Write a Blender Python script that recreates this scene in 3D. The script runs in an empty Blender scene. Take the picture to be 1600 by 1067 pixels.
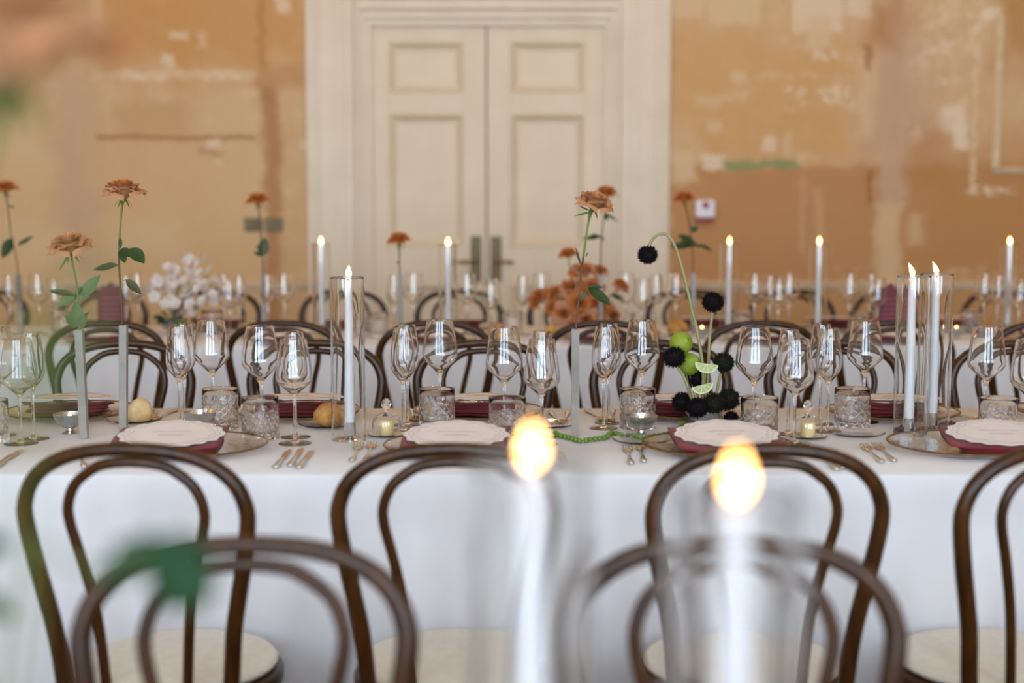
import bpy, bmesh, math, random
from mathutils import Vector, Matrix
random.seed(7)
PI = math.pi
SC = bpy.context.scene
COL = SC.collection

# ------------------------------------------------------------------ camera
CAM_Z, TILT, FPX = 1.3025, math.radians(5.54), 2222.0
cd = bpy.data.cameras.new('camera')
cd.lens = 50.0
cd.sensor_width = 36.0
cd.dof.use_dof = True
cd.dof.focus_distance = 3.55
cd.dof.aperture_fstop = 1.7
cam = bpy.data.objects.new('camera', cd)
COL.objects.link(cam)
cam.location = (0, 0, CAM_Z)
cam.rotation_euler = (PI / 2 - TILT, 0, 0)
SC.camera = cam

# ------------------------------------------------------------------ world, daylight, exposure
w = bpy.data.worlds.new('world')
SC.world = w
w.use_nodes = True
w.node_tree.nodes['Background'].inputs[0].default_value = (0.62, 0.78, 1.0, 1)
w.node_tree.nodes['Background'].inputs[1].default_value = 1.0
SC.view_settings.view_transform = 'Standard'
SC.view_settings.look = 'None'
SC.view_settings.exposure = 0.0
SC.view_settings.gamma = 1.0
SC.view_settings.use_curve_mapping = False
SC.cycles.use_denoising = True
SC.cycles.max_bounces = 26
SC.cycles.transmission_bounces = 24
SC.cycles.transparent_max_bounces = 12
SC.cycles.diffuse_bounces = 5
SC.cycles.sample_clamp_indirect = 30.0
SC.cycles.blur_glossy = 0.6

ROOM_X, ROOM_BACK, ROOM_FRONT, ROOM_H = 5.6, -5.0, 8.9, 5.3
WINDOWS = [(-3.6, 2.4), (-0.2, 2.4), (3.2, 2.4)]      # centre x, width of the tall windows behind the camera
WIN_Z0, WIN_Z1 = 0.5, 4.7
for i, (wx, ww) in enumerate(WINDOWS):
    ld = bpy.data.lights.new('window_daylight', 'AREA')
    ld.shape = 'RECTANGLE'
    ld.size = ww
    ld.size_y = WIN_Z1 - WIN_Z0
    ld.energy = 365
    ld.color = (0.65, 0.82, 1.0)
    lo = bpy.data.objects.new('window_daylight', ld)
    COL.objects.link(lo)
    lo.location = (wx, ROOM_BACK - 0.22, (WIN_Z0 + WIN_Z1) / 2)
    lo.rotation_euler = (PI / 2, 0, 0)                   # faces into the room (+Y)
    lo.rotation_euler = Vector((0, -1, 0)).to_track_quat('Z', 'Y').to_euler()
FILL_STRENGTH = 22.0  # glow of the added globes that light the far wall


# ------------------------------------------------------------------ pixel -> world helpers (a ray from the camera onto a real plane)
def ray(px, py):
    u = (px - 800) / FPX
    v = (533.5 - py) / FPX
    return Vector((u, math.cos(TILT) + v * math.sin(TILT), -math.sin(TILT) + v * math.cos(TILT)))

def at_z(px, py, z):
    d = ray(px, py)
    t = (z - CAM_Z) / d.z
    return Vector((d.x * t, d.y * t, z))

def at_y(px, py, y):
    d = ray(px, py)
    t = y / d.y
    return Vector((d.x * t, y, CAM_Z + d.z * t))

# ------------------------------------------------------------------ object helpers
def tag(o, label=None, cat=None, group=None, kind=None):
    if label: o['label'] = label
    if cat: o['category'] = cat
    if group: o['group'] = group
    if kind: o['kind'] = kind
    return o

def empty(name, loc, rz=0.0, label=None, cat=None, group=None, kind=None):
    o = bpy.data.objects.new(name, None)
    COL.objects.link(o)
    o.location = loc
    o.rotation_euler = (0, 0, rz)
    o.empty_display_size = 0.05
    return tag(o, label, cat, group, kind)

def put(name, me, mat=None, parent=None, loc=(0, 0, 0), rot=(0, 0, 0)):
    o = bpy.data.objects.new(name, me)
    COL.objects.link(o)
    o.location = loc
    o.rotation_euler = rot
    if mat is not None and not me.materials:
        me.materials.append(mat)
    if parent: o.parent = parent
    return o

def mesh(name, verts, faces, smooth=True, mat=None, sharp=0):
    me = bpy.data.meshes.new(name)
    me.from_pydata([tuple(v) for v in verts], [], faces)
    me.update()
    if smooth:
        me.polygons.foreach_set('use_smooth', [True] * len(me.polygons))
        if sharp: me.set_sharp_from_angle(angle=math.radians(sharp))
    if mat: me.materials.append(mat)
    return me

def copy_tree(o, parent=None):
    c = o.copy()
    COL.objects.link(c)
    if parent: c.parent = parent
    for ch in list(o.children):
        copy_tree(ch, c)
    return c

def lathe(name, prof, n=32, mat=None, smooth=True, closed=False):
    """prof: (r, z) outline, revolved; r=0 ends become poles; closed joins last to first"""
    vs, rings = [], []
    for r, z in prof:
        if r < 1e-7:
            rings.append([len(vs)])
            vs.append((0, 0, z))
        else:
            rings.append(list(range(len(vs), len(vs) + n)))
            vs += [(r * math.cos(2 * PI * k / n), r * math.sin(2 * PI * k / n), z) for k in range(n)]
    fs = []
    pairs = list(zip(rings, rings[1:]))
    if closed: pairs.append((rings[-1], rings[0]))
    for a, b in pairs:
        for k in range(n):
            k2 = (k + 1) % n
            if len(a) == 1 and len(b) == 1: continue
            if len(a) == 1: fs.append((a[0], b[k2], b[k]))
            elif len(b) == 1: fs.append((a[k], a[k2], b[0]))
            else: fs.append((a[k], a[k2], b[k2], b[k]))
    return mesh(name, vs, fs, smooth, mat, sharp=38)

def catmull(pts, sub=5, closed=False):
    P = [Vector(p) for p in pts]
    out = []
    n = len(P)
    rng = range(n) if closed else range(n - 1)
    for i in rng:
        p0 = P[(i - 1) % n] if closed or i > 0 else P[0] * 2 - P[1]
        p1, p2 = P[i], P[(i + 1) % n]
        p3 = P[(i + 2) % n] if closed or i + 2 < n else P[-1] * 2 - P[-2]
        for s in range(sub):
            t = s / sub
            out.append(0.5 * ((2 * p1) + (p2 - p0) * t + (2 * p0 - 5 * p1 + 4 * p2 - p3) * t * t + (3 * p1 - p0 - 3 * p2 + p3) * t ** 3))
    if not closed: out.append(P[-1])
    return out

def tube_geo(pts, rad, n=10, closed=False):
    """rad: number or list of radii along pts"""
    P = [Vector(p) for p in pts]
    m = len(P)
    R = rad if isinstance(rad, (list, tuple)) else [rad] * m
    if len(R) != m:
        R = [R[min(len(R) - 1, int(i * (len(R) - 1) / (m - 1)))] + (R[min(len(R) - 1, int(i * (len(R) - 1) / (m - 1)) + 1)] - R[min(len(R) - 1, int(i * (len(R) - 1) / (m - 1)))]) * ((i * (len(R) - 1) / (m - 1)) % 1.0) for i in range(m)]
    vs, fs = [], []
    T0 = (P[1] - P[0]).normalized()
    up = Vector((0, 0, 1)) if abs(T0.z) < 0.9 else Vector((0, 1, 0))
    N = (up - T0 * up.dot(T0)).normalized()
    for i in range(m):
        if closed: T = (P[(i + 1) % m] - P[i - 1]).normalized()
        elif i == 0: T = T0
        elif i == m - 1: T = (P[i] - P[i - 1]).normalized()
        else: T = (P[i + 1] - P[i - 1]).normalized()
        N = (N - T * N.dot(T))
        N = N.normalized() if N.length > 1e-6 else T.orthogonal().normalized()
        B = T.cross(N)
        for k in range(n):
            a = 2 * PI * k / n
            vs.append(P[i] + (N * math.cos(a) + B * math.sin(a)) * R[i])
    for i in range(m if closed else m - 1):
        j = (i + 1) % m
        for k in range(n):
            k2 = (k + 1) % n
            fs.append((i * n + k, i * n + k2, j * n + k2, j * n + k))
    if not closed:
        fs.append(tuple(reversed(range(n))))
        fs.append(tuple(range((m - 1) * n, m * n)))
    return vs, fs

def tube(name, pts, rad, n=10, closed=False, mat=None):
    v, f = tube_geo(pts, rad, n, closed)
    return mesh(name, v, f, True, mat)

def join_geo(parts):
    V, F = [], []
    for v, f in parts:
        o = len(V)
        V += [tuple(x) for x in v]
        F += [tuple(i + o for i in q) for q in f]
    return V, F

def box_geo(x0, x1, y0, y1, z0, z1):
    v = [(x0, y0, z0), (x1, y0, z0), (x1, y1, z0), (x0, y1, z0), (x0, y0, z1), (x1, y0, z1), (x1, y1, z1), (x0, y1, z1)]
    f = [(3, 2, 1, 0), (4, 5, 6, 7), (0, 1, 5, 4), (1, 2, 6, 5), (2, 3, 7, 6), (3, 0, 4, 7)]
    return v, f

def box(name, x0, x1, y0, y1, z0, z1, mat=None, bevel=0.0, seg=2):
    v, f = box_geo(x0, x1, y0, y1, z0, z1)
    if not bevel: return mesh(name, v, f, False, mat)
    bm = bmesh.new()
    bv = [bm.verts.new(p) for p in v]
    for q in f: bm.faces.new([bv[i] for i in q])
    bmesh.ops.bevel(bm, geom=list(bm.edges), offset=bevel, segments=seg, affect='EDGES', profile=0.6)
    me = bpy.data.meshes.new(name)
    bm.to_mesh(me); bm.free()
    if mat: me.materials.append(mat)
    return me

# ------------------------------------------------------------------ materials
def lin(r, g, b):
    return tuple(((c / 255) / 12.92 if c / 255 <= 0.04045 else ((c / 255 + 0.055) / 1.055) ** 2.4) for c in (r, g, b)) + (1.0,)

class NT:
    def __init__(s, m):
        m.use_nodes = True
        s.t = m.node_tree
        s.b = s.t.nodes['Principled BSDF']
    def n(s, typ, **kw):
        x = s.t.nodes.new(typ)
        for k, v in kw.items(): setattr(x, k, v)
        return x
    def l(s, a, b): s.t.links.new(a, b)
    def math(s, op, a, b=None, c=None, clamp=False):
        x = s.n('ShaderNodeMath', operation=op, use_clamp=clamp)
        for i, q in enumerate((a, b, c)):
            if q is None: continue
            if hasattr(q, 'links') or hasattr(q, 'is_linked'): s.l(q, x.inputs[i])
            else: x.inputs[i].default_value = q
        return x.outputs[0]
    def mix(s, f, a, b):
        x = s.n('ShaderNodeMix', data_type='RGBA')
        for sock, q in ((x.inputs[0], f), (x.inputs[6], a), (x.inputs[7], b)):
            if hasattr(q, 'is_linked'): s.l(q, sock)
            else: sock.default_value = q
        return x.outputs[2]

def mat(name, c1, c2=None, scale=30.0, rough=0.5, metal=0.0, trans=0.0, ior=1.45, bump=0.0, bscale=None, sss=0.0, coat=0.0,
        sheen=0.0, stretch=None, spec=0.5, detail=4.0, translucent=0.0):
    m = bpy.data.materials.new(name)
    k = NT(m)
    b = k.b
    b.inputs['Base Color'].default_value = c1
    b.inputs['Roughness'].default_value = rough
    b.inputs['Metallic'].default_value = metal
    b.inputs['IOR'].default_value = ior
    b.inputs['Transmission Weight'].default_value = trans
    b.inputs['Specular IOR Level'].default_value = spec
    if coat: b.inputs['Coat Weight'].default_value = coat; b.inputs['Coat Roughness'].default_value = 0.12
    if sheen: b.inputs['Sheen Weight'].default_value = sheen
    if sss:
        b.inputs['Subsurface Weight'].default_value = sss
        b.inputs['Subsurface Radius'].default_value = (0.012, 0.008, 0.006)
        b.inputs['Subsurface Scale'].default_value = 1.0
    if c2 is not None or bump:
        tc = k.n('ShaderNodeTexCoord')
        mp = k.n('ShaderNodeMapping')
        k.l(tc.outputs['Object'], mp.inputs[0])
        if stretch: mp.inputs['Scale'].default_value = stretch
    if c2 is not None:
        nz = k.n('ShaderNodeTexNoise')
        nz.inputs['Scale'].default_value = scale
        nz.inputs['Detail'].default_value = detail
        k.l(mp.outputs[0], nz.inputs['Vector'])
        f = k.math('MULTIPLY_ADD', nz.outputs[0], 2.2, -0.6, True)
        k.l(k.mix(f, c1, c2), b.inputs['Base Color'])
    if bump:
        nb = k.n('ShaderNodeTexNoise')
        nb.inputs['Scale'].default_value = bscale or scale
        nb.inputs['Detail'].default_value = 3.0
        k.l(mp.outputs[0], nb.inputs['Vector'])
        bp = k.n('ShaderNodeBump')
        bp.inputs['Strength'].default_value = bump
        bp.inputs['Distance'].default_value = 0.004
        k.l(nb.outputs[0], bp.inputs['Height'])
        k.l(bp.outputs[0], b.inputs['Normal'])
    if translucent:
        out = k.t.nodes['Material Output']
        tr = k.n('ShaderNodeBsdfTranslucent')
        tr.inputs[0].default_value = c1
        ms = k.n('ShaderNodeMixShader')
        ms.inputs[0].default_value = translucent
        k.l(b.outputs[0], ms.inputs[1]); k.l(tr.outputs[0], ms.inputs[2]); k.l(ms.outputs[0], out.inputs[0])
    return m

def emit(name, col, strength):
    m = bpy.data.materials.new(name)
    k = NT(m)
    k.b.inputs['Base Color'].default_value = (0, 0, 0, 1)
    k.b.inputs['Emission Color'].default_value = col
    k.b.inputs['Emission Strength'].default_value = strength
    return m

M = {}
M['wood'] = mat('bentwood', lin(76, 43, 15), lin(43, 25, 9), 14, 0.27, spec=0.38, stretch=(3, 3, 0.6))
M['pad'] = mat('seat_fabric', lin(232, 226, 214), lin(222, 214, 202), 60, 0.85, bump=0.15, bscale=300)
M['cloth'] = mat('table_linen', lin(228, 226, 228), lin(222, 220, 224), 6, 0.9, bump=0.06, bscale=500)
M['tabletop'] = mat('table_plywood', lin(150, 115, 80), lin(125, 95, 65), 8, 0.6)
M['glass'] = mat('clear_glass', (1, 1, 1, 1), rough=0.0, trans=1.0, ior=1.47)
M['cut'] = mat('cut_glass', (1, 1, 1, 1), rough=0.01, trans=1.0, ior=1.42)
M['thin'] = mat('cylinder_glass', (0.99, 1, 0.995, 1), rough=0.0, trans=1.0, ior=1.45)
M['acrylic'] = mat('acrylic', (0.62, 0.57, 0.50, 1), rough=0.25, trans=0.55, ior=1.4, c2=(0.46, 0.42, 0.37, 1), scale=22)
M['smoke'] = mat('charger_glass', lin(255, 253, 250), rough=0.04, trans=1.0, ior=1.3, c2=lin(250, 242, 234), scale=40, bump=0.2, bscale=60)
M['bronze'] = mat('charger_rim_gilt', lin(150, 118, 78), lin(112, 86, 58), 60, 0.28, metal=0.85)
M['silver'] = mat('silver', lin(215, 212, 208), rough=0.16, metal=1.0)
M['brushed'] = mat('brushed_silver', lin(200, 200, 200), lin(180, 180, 182), 40, 0.32, metal=1.0)
M['cutlery'] = mat('warm_silver', lin(214, 194, 168), rough=0.2, metal=1.0)
M['brass'] = mat('aged_brass', lin(150, 112, 55), lin(112, 84, 44), 30, 0.35, metal=0.9)
M['dark_brass'] = mat('dark_brass', lin(104, 88, 60), lin(84, 70, 48), 30, 0.4, metal=0.7)
M['wax'] = mat('white_wax', lin(240, 236, 238), rough=0.45, sss=0.5)
M['wick'] = mat('wick', lin(40, 30, 24), rough=0.9)
M['flame'] = emit('flame', (1.0, 0.50, 0.15, 1), 15.0)
M['napkin'] = mat('burgundy_linen', lin(136, 27, 32), lin(106, 19, 26), 25, 0.85, bump=0.5, bscale=420, sheen=0.15)
M['card'] = mat('ivory_card', lin(236, 227, 223), lin(230, 219, 214), 30, 0.75)
M['ink'] = mat('taupe_ink', lin(176, 148, 132), rough=0.8)
M['petal'] = mat('caramel_petal', lin(214, 162, 118), lin(198, 134, 88), 55, 0.62, translucent=0.3)
M['petal_in'] = mat('amber_petal', lin(208, 132, 72), lin(190, 108, 52), 55, 0.6, translucent=0.3)
M['petal_far'] = mat('orange_petal', lin(206, 132, 66), lin(182, 100, 46), 40, 0.65, translucent=0.3)
M['petal_pale'] = mat('peach_petal', lin(214, 164, 130), lin(200, 138, 100), 40, 0.65, translucent=0.3)
M['petal_cream'] = mat('cream_pink_petal', lin(226, 192, 146), lin(206, 128, 88), 30, 0.6, translucent=0.3)
M['stem'] = mat('green_stem', lin(104, 128, 48), lin(84, 96, 40), 40, 0.5)
M['stem_dark'] = mat('dark_stem', lin(96, 82, 44), lin(84, 48, 36), 30, 0.55)
M['stem_pale'] = mat('pale_stem', lin(156, 150, 108), lin(136, 130, 78), 30, 0.55)
M['leaf'] = mat('dark_leaf', lin(42, 60, 26), lin(56, 76, 32), 40, 0.42, translucent=0.15)
M['leaf_red'] = mat('bronze_leaf', lin(84, 84, 52), lin(64, 72, 40), 40, 0.45, translucent=0.15)
M['euc'] = mat('eucalyptus_leaf', lin(108, 124, 84), lin(92, 110, 70), 40, 0.6, translucent=0.2)
M['near_leaf'] = mat('green_leaf', lin(28, 62, 32), lin(36, 74, 40), 20, 0.6, translucent=0.2, spec=0.25)
M['pod'] = mat('black_scabiosa', lin(14, 15, 15), lin(30, 14, 20), 90, 0.75, spec=0.15)
M['pod_olive'] = mat('dark_olive_scabiosa', lin(22, 25, 16), lin(40, 36, 24), 90, 0.75, spec=0.15)
M['lime'] = mat('lime_skin', lin(150, 164, 46), lin(120, 142, 34), 12, 0.32, bump=0.25, bscale=180)
M['pulp'] = mat('lime_pulp', lin(178, 182, 112), lin(160, 168, 90), 60, 0.35, sss=0.3)
M['pith'] = mat('lime_pith', lin(206, 206, 168), rough=0.5)
M['plate_glass'] = mat('plate_glass', (1, 1, 1, 1), rough=0.0, trans=1.0, ior=1.25)
M['bead'] = mat('green_bead', lin(112, 142, 52), lin(86, 118, 38), 90, 0.3)
M['grape'] = mat('plum_grape', lin(92, 36, 46), lin(70, 26, 40), 40, 0.35, coat=0.2)
M['bread'] = mat('bread_crust', lin(214, 164, 92), lin(150, 92, 38), 34, 0.85, bump=0.8, bscale=60)
M['bread_pale'] = mat('pale_bread_crust', lin(234, 210, 164), lin(208, 162, 96), 30, 0.9, bump=0.8, bscale=50)
M['butter'] = mat('butter', lin(255, 224, 156), rough=0.45, sss=0.3)
M['porcelain'] = mat('white_porcelain', lin(238, 236, 234), rough=0.2)
M['blossom'] = mat('white_petal', lin(238, 228, 220), lin(228, 216, 208), 30, 0.6, translucent=0.3)
M['sign'] = mat('burgundy_board', lin(112, 22, 44), lin(100, 18, 38), 20, 0.5)
M['sign_ink'] = mat('pale_pink_ink', lin(206, 150, 160), rough=0.7)
M['door'] = mat('cream_door_paint', lin(232, 214, 186), lin(224, 203, 174), 3, 0.42, bump=0.05, bscale=30)
M['trimw'] = mat('cream_trim_paint', lin(234, 218, 194), lin(224, 206, 180), 4, 0.42, bump=0.05, bscale=30)
M['mould'] = mat('worn_plaster_mould', lin(232, 212, 180), lin(214, 186, 146), 14, 0.8, bump=0.4, bscale=60)
M['rail'] = mat('worn_rail_paint', lin(228, 212, 186), lin(206, 178, 140), 7, 0.7, bump=0.3, bscale=40)
M['dark'] = mat('gap_shade', lin(60, 44, 28), rough=0.9)  # dark tone standing in for the shade in the door gaps
M['plaster_side'] = mat('ochre_plaster', lin(214, 176, 128), lin(196, 150, 98), 1.2, 0.9)
M['ceiling'] = mat('ceiling_plaster', lin(236, 226, 208), rough=0.9)
M['floor'] = mat('floor_boards', lin(120, 96, 76), lin(96, 74, 56), 3, 0.45, stretch=(8, 0.6, 1))
M['red_plastic'] = mat('red_plastic', lin(168, 34, 36), rough=0.4)
M['white_plastic'] = mat('white_plastic', lin(238, 234, 240), rough=0.4)
M['fillglobe'] = emit('fill_globe', (1.0, 0.72, 0.42, 1), FILL_STRENGTH)
M['cordm'] = mat('lamp_cord', lin(50, 44, 38), rough=0.6)

# ------------------------------------------------------------------ peeling plaster wall material
def wall_material():
    m = bpy.data.materials.new('peeling_plaster')
    k = NT(m)
    tc = k.n('ShaderNodeTexCoord')
    P = tc.outputs['Object']
    def noise(scale, detail=4.0, rough=0.55, vec=P, stretch=None):
        if stretch:
            mp = k.n('ShaderNodeMapping'); mp.inputs['Scale'].default_value = stretch
            k.l(vec, mp.inputs[0]); vec = mp.outputs[0]
        z = k.n('ShaderNodeTexNoise')
        z.inputs['Scale'].default_value = scale; z.inputs['Detail'].default_value = detail; z.inputs['Roughness'].default_value = rough
        k.l(vec, z.inputs['Vector'])
        return z
    sx = k.n('ShaderNodeSeparateXYZ'); k.l(P, sx.inputs[0])
    def warped(scale, amp):
        z = noise(scale, 5.0, 0.6)
        sp = k.n('ShaderNodeSeparateColor'); k.l(z.outputs[1], sp.inputs[0])
        x = k.math('ADD', sx.outputs[0], k.math('MULTIPLY', k.math('SUBTRACT', sp.outputs[0], 0.5), amp))
        zz = k.math('ADD', sx.outputs[2], k.math('MULTIPLY', k.math('SUBTRACT', sp.outputs[1], 0.5), amp))
        return x, zz
    W = {'k': warped(13.0, 0.10), 's': warped(7.0, 0.05), 'm': warped(5.0, 0.16), 'r': warped(4.0, 0.45)}
    flakes = k.math('MULTIPLY_ADD', noise(16.0, 5.0, 0.65).outputs[0], 7.0, -3.3, True)
    def patch(x0, y0, x1, y1, soft, warp):
        a = at_y(x0, y1, ROOM_FRONT); b = at_y(x1, y0, ROOM_FRONT)
        sf = soft * (0.0022 if soft < 8 else 0.0035 if soft < 12 else 0.007)
        X, Z = W[warp]
        dx = k.math('SUBTRACT', k.math('ABSOLUTE', k.math('SUBTRACT', X, (a.x + b.x) / 2)), (b.x - a.x) / 2)
        dz = k.math('SUBTRACT', k.math('ABSOLUTE', k.math('SUBTRACT', Z, (a.z + b.z) / 2)), (b.z - a.z) / 2)
        d = k.math('MAXIMUM', dx, dz)
        return k.math('MULTIPLY_ADD', d, -0.5 / sf, 0.5, True)
    big = k.math('MULTIPLY_ADD', noise(0.9, 4.0).outputs[0], 2.4, -0.7, True)
    c = k.mix(big, lin(212, 172, 122), lin(220, 188, 148))
    streak = k.math('MULTIPLY_ADD', noise(2.2, 4.0, 0.6, stretch=(2.4, 1, 0.35)).outputs[0], 3.0, -1.2, True)
    c = k.mix(k.math('MULTIPLY', streak, 0.45), c, lin(204, 156, 104))
    mott = k.math('MULTIPLY_ADD', noise(9.0, 6.0, 0.65).outputs[0], 4.0, -1.9, True)
    c = k.mix(k.math('MULTIPLY', mott, 0.62), c, lin(226, 194, 152))
    PALE, WHITE, PINK, BROWN = lin(224, 194, 154), lin(236, 216, 188), lin(206, 170, 142), lin(188, 136, 86)
    spec = [  # x0, y0, x1, y1, soft px, colour, strength, warp, broken into flakes
        (150, -60, 482, 112, 18, lin(206, 146, 78), 0.7, 'm', 0), (180, 160, 292, 212, 10, lin(204, 164, 116), 0.8, 's', 0),
        (150, 222, 400, 450, 14, lin(220, 182, 136), 0.75, 'm', 0), (-300, 170, 100, 460, 24, lin(222, 188, 140), 0.7, 'm', 0),
        (100, 120, 140, 520, 14, PINK, 0.8, 's', 0), (142, -60, 156, 125, 6, PALE, 0.6, 's', 0),
        (150, 110, 405, 124, 6, PALE, 0.75, 's', 0), (190, 108, 400, 126, 6, WHITE, 0.8, 's', 1),
        (150, 211, 400, 219, 6, lin(166, 116, 70), 0.75, 's', 0), (416, 130, 437, 520, 9, lin(180, 126, 82), 0.85, 's', 0),
        (400, 104, 480, 136, 10, lin(196, 146, 96), 0.7, 's', 0), (404, -60, 413, 110, 6, lin(176, 122, 64), 0.5, 's', 0),
        (252, 84, 272, 102, 6, WHITE, 0.7, 's', 0), (265, 50, 296, 62, 6, WHITE, 0.6, 's', 0), (309, 50, 323, 76, 6, PALE, 0.7, 's', 0),
        (323, 220, 341, 233, 6, WHITE, 0.8, 's', 0), (312, 233, 350, 246, 8, lin(170, 118, 66), 0.6, 's', 0), (430, -20, 452, 20, 6, WHITE, 0.7, 's', 0),
        (376, 138, 402, 150, 7, PALE, 0.8, 's', 0), (470, 218, 484, 232, 6, WHITE, 0.7, 's', 0), (335, 245, 352, 258, 6, PALE, 0.8, 's', 0),
        (175, 350, 282, 392, 12, PALE, 0.6, 'm', 0), (36, 350, 100, 420, 14, PALE, 0.7, 'm', 0), (10, 180, 70, 260, 16, PALE, 0.7, 'm', 0),
        # right of the door
        (1044, 60, 1340, 262, 20, lin(214, 162, 98), 0.55, 'm', 0), (1044, 258, 1900, 442, 9, lin(192, 138, 88), 0.9, 's', 0),
        (1440, 225, 1900, 442, 22, lin(190, 138, 84), 0.7, 'm', 0), (1044, 452, 1900, 700, 6, lin(196, 148, 98), 0.8, 's', 0),
        (1368, -60, 1424, 240, 14, lin(196, 154, 124), 0.9, 'm', 0), (1350, 60, 1456, 225, 18, PINK, 0.75, 'm', 0),
        (1374, 225, 1416, 320, 9, PINK, 0.8, 's', 0), (1368, 318, 1412, 445, 9, PALE, 0.75, 's', 0), (1424, 330, 1446, 380, 8, PALE, 0.55, 's', 0),
        (1340, 85, 1366, 215, 10, PALE, 0.7, 's', 0), (1358, 15, 1390, 72, 12, lin(176, 120, 64), 0.8, 's', 0), (1350, 70, 1362, 110, 6, lin(170, 112, 54), 0.8, 's', 0),
        (1236, -60, 1318, 48, 6, WHITE, 0.7, 's', 0), (1262, 30, 1302, 74, 8, PALE, 0.9, 's', 0), (1108, -60, 1190, 40, 6, PALE, 0.9, 's', 0),
        (1322, -60, 1364, 26, 6, WHITE, 0.6, 's', 0), (1044, -60, 1096, 28, 6, PALE, 0.85, 's', 0), (1216, 40, 1250, 70, 10, PALE, 0.6, 's', 1),
        (1225, 134, 1345, 168, 8, WHITE, 0.9, 's', 1), (1140, 114, 1345, 124, 6, PALE, 0.7, 's', 1), (1120, 140, 1170, 160, 8, PALE, 0.9, 's', 1),
        (1090, 150, 1120, 168, 8, PALE, 0.7, 's', 0), (1145, 112, 1168, 130, 6, PALE, 0.8, 's', 0), (1270, 78, 1330, 95, 6, WHITE, 0.8, 's', 1),
        (1474, 160, 1510, 204, 8, WHITE, 0.95, 's', 0), (1490, 196, 1512, 232, 6, WHITE, 0.9, 's', 0), (1462, 118, 1512, 132, 5, WHITE, 0.8, 's', 1),
        (1046, 232, 1086, 286, 8, PALE, 0.9, 's', 0), (1046, 205, 1080, 240, 14, PALE, 0.6, 's', 0), (1096, 242, 1132, 266, 6, WHITE, 0.8, 's', 0),
        (1130, 251, 1248, 264, 6, lin(142, 152, 104), 0.9, 's', 0), (1245, 238, 1278, 258, 6, PALE, 0.8, 's', 1), (1192, 215, 1214, 234, 6, WHITE, 0.7, 's', 0),
        (1224, 205, 1236, 240, 5, PALE, 0.7, 's', 0), (1104, 190, 1128, 206, 6, PALE, 0.8, 's', 0),
        (1516, 30, 1531, 290, 4, WHITE, 0.85, 's', 1), (1516, 60, 1530, 285, 5, PALE, 0.7, 's', 0), (1508, 290, 1900, 305, 4, WHITE, 0.9, 's', 1),
        (1448, 5, 1532, 96, 20, WHITE, 0.75, 'r', 1), (1535, 12, 1568, 30, 4, WHITE, 0.9, 's', 0), (1410, 195, 1462, 222, 8, WHITE, 0.8, 's', 1),
        (1566, -60, 1900, 96, 14, lin(182, 128, 68), 0.7, 'm', 0), (1353, 265, 1362, 318, 5, lin(150, 104, 54), 0.8, 's', 0), (1430, 210, 1470, 290, 14, lin(186, 130, 74), 0.6, 'm', 0),
        (1250, 270, 1258, 400, 6, PALE, 0.35, 's', 0), (1274, 300, 1290, 400, 8, PALE, 0.35, 's', 0), (1300, 415, 1900, 440, 6, PALE, 0.5, 's', 1),
    ]
    for x0, y0, x1, y1, soft, colr, st, wp, fl in spec:
        if soft >= 14: wp = 'r'
        elif soft < 8 and y1 - y0 > 12 and not fl: wp = 'k'
        elif soft >= 8: wp = 'm'
        f = k.math('MULTIPLY', patch(x0, y0, x1, y1, soft, wp), st)
        if fl: f = k.math('MULTIPLY', f, flakes)
        c = k.mix(f, c, colr)
    grain = k.math('MULTIPLY_ADD', noise(70.0, 3.0).outputs[0], 0.5, -0.15, True)
    c = k.mix(k.math('MULTIPLY', grain, 0.35), c, lin(176, 126, 78))
    k.l(c, k.b.inputs['Base Color'])
    k.b.inputs['Roughness'].default_value = 0.9
    bp = k.n('ShaderNodeBump'); bp.inputs['Strength'].default_value = 0.35; bp.inputs['Distance'].default_value = 0.01
    k.l(noise(14.0, 6.0, 0.6).outputs[0], bp.inputs['Height'])
    k.l(bp.outputs[0], k.b.inputs['Normal'])
    return m
M['wall'] = wall_material()

# ================================================================== SETTING
def struct(name, me, m=None, parent=None):
    o = put(name, me, m, parent)
    if parent is None: o['kind'] = 'structure'
    return o

struct('floor', box('floor', -ROOM_X, ROOM_X, ROOM_BACK, ROOM_FRONT, -0.1, 0.0), M['floor'])
struct('ceiling', box('ceiling', -ROOM_X, ROOM_X, ROOM_BACK, ROOM_FRONT, ROOM_H, ROOM_H + 0.1), M['ceiling'])
struct('wall_left', box('wall', -ROOM_X - 0.15, -ROOM_X, ROOM_BACK, ROOM_FRONT, 0, ROOM_H), M['plaster_side'])
struct('wall_right', box('wall', ROOM_X, ROOM_X + 0.15, ROOM_BACK, ROOM_FRONT, 0, ROOM_H), M['plaster_side'])
WY = ROOM_FRONT
# doorway opening in the wall that is seen
DX0, DX1 = at_y(556, 300, WY).x, at_y(968, 300, WY).x
DTOP = at_y(760, -14, WY).z
g = [box_geo(-ROOM_X, DX0, WY, WY + 0.3, 0, ROOM_H), box_geo(DX1, ROOM_X, WY, WY + 0.3, 0, ROOM_H), box_geo(DX0, DX1, WY, WY + 0.3, DTOP, ROOM_H)]
struct('wall_back', mesh('wall', *join_geo(g), smooth=False), M['wall'])
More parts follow.
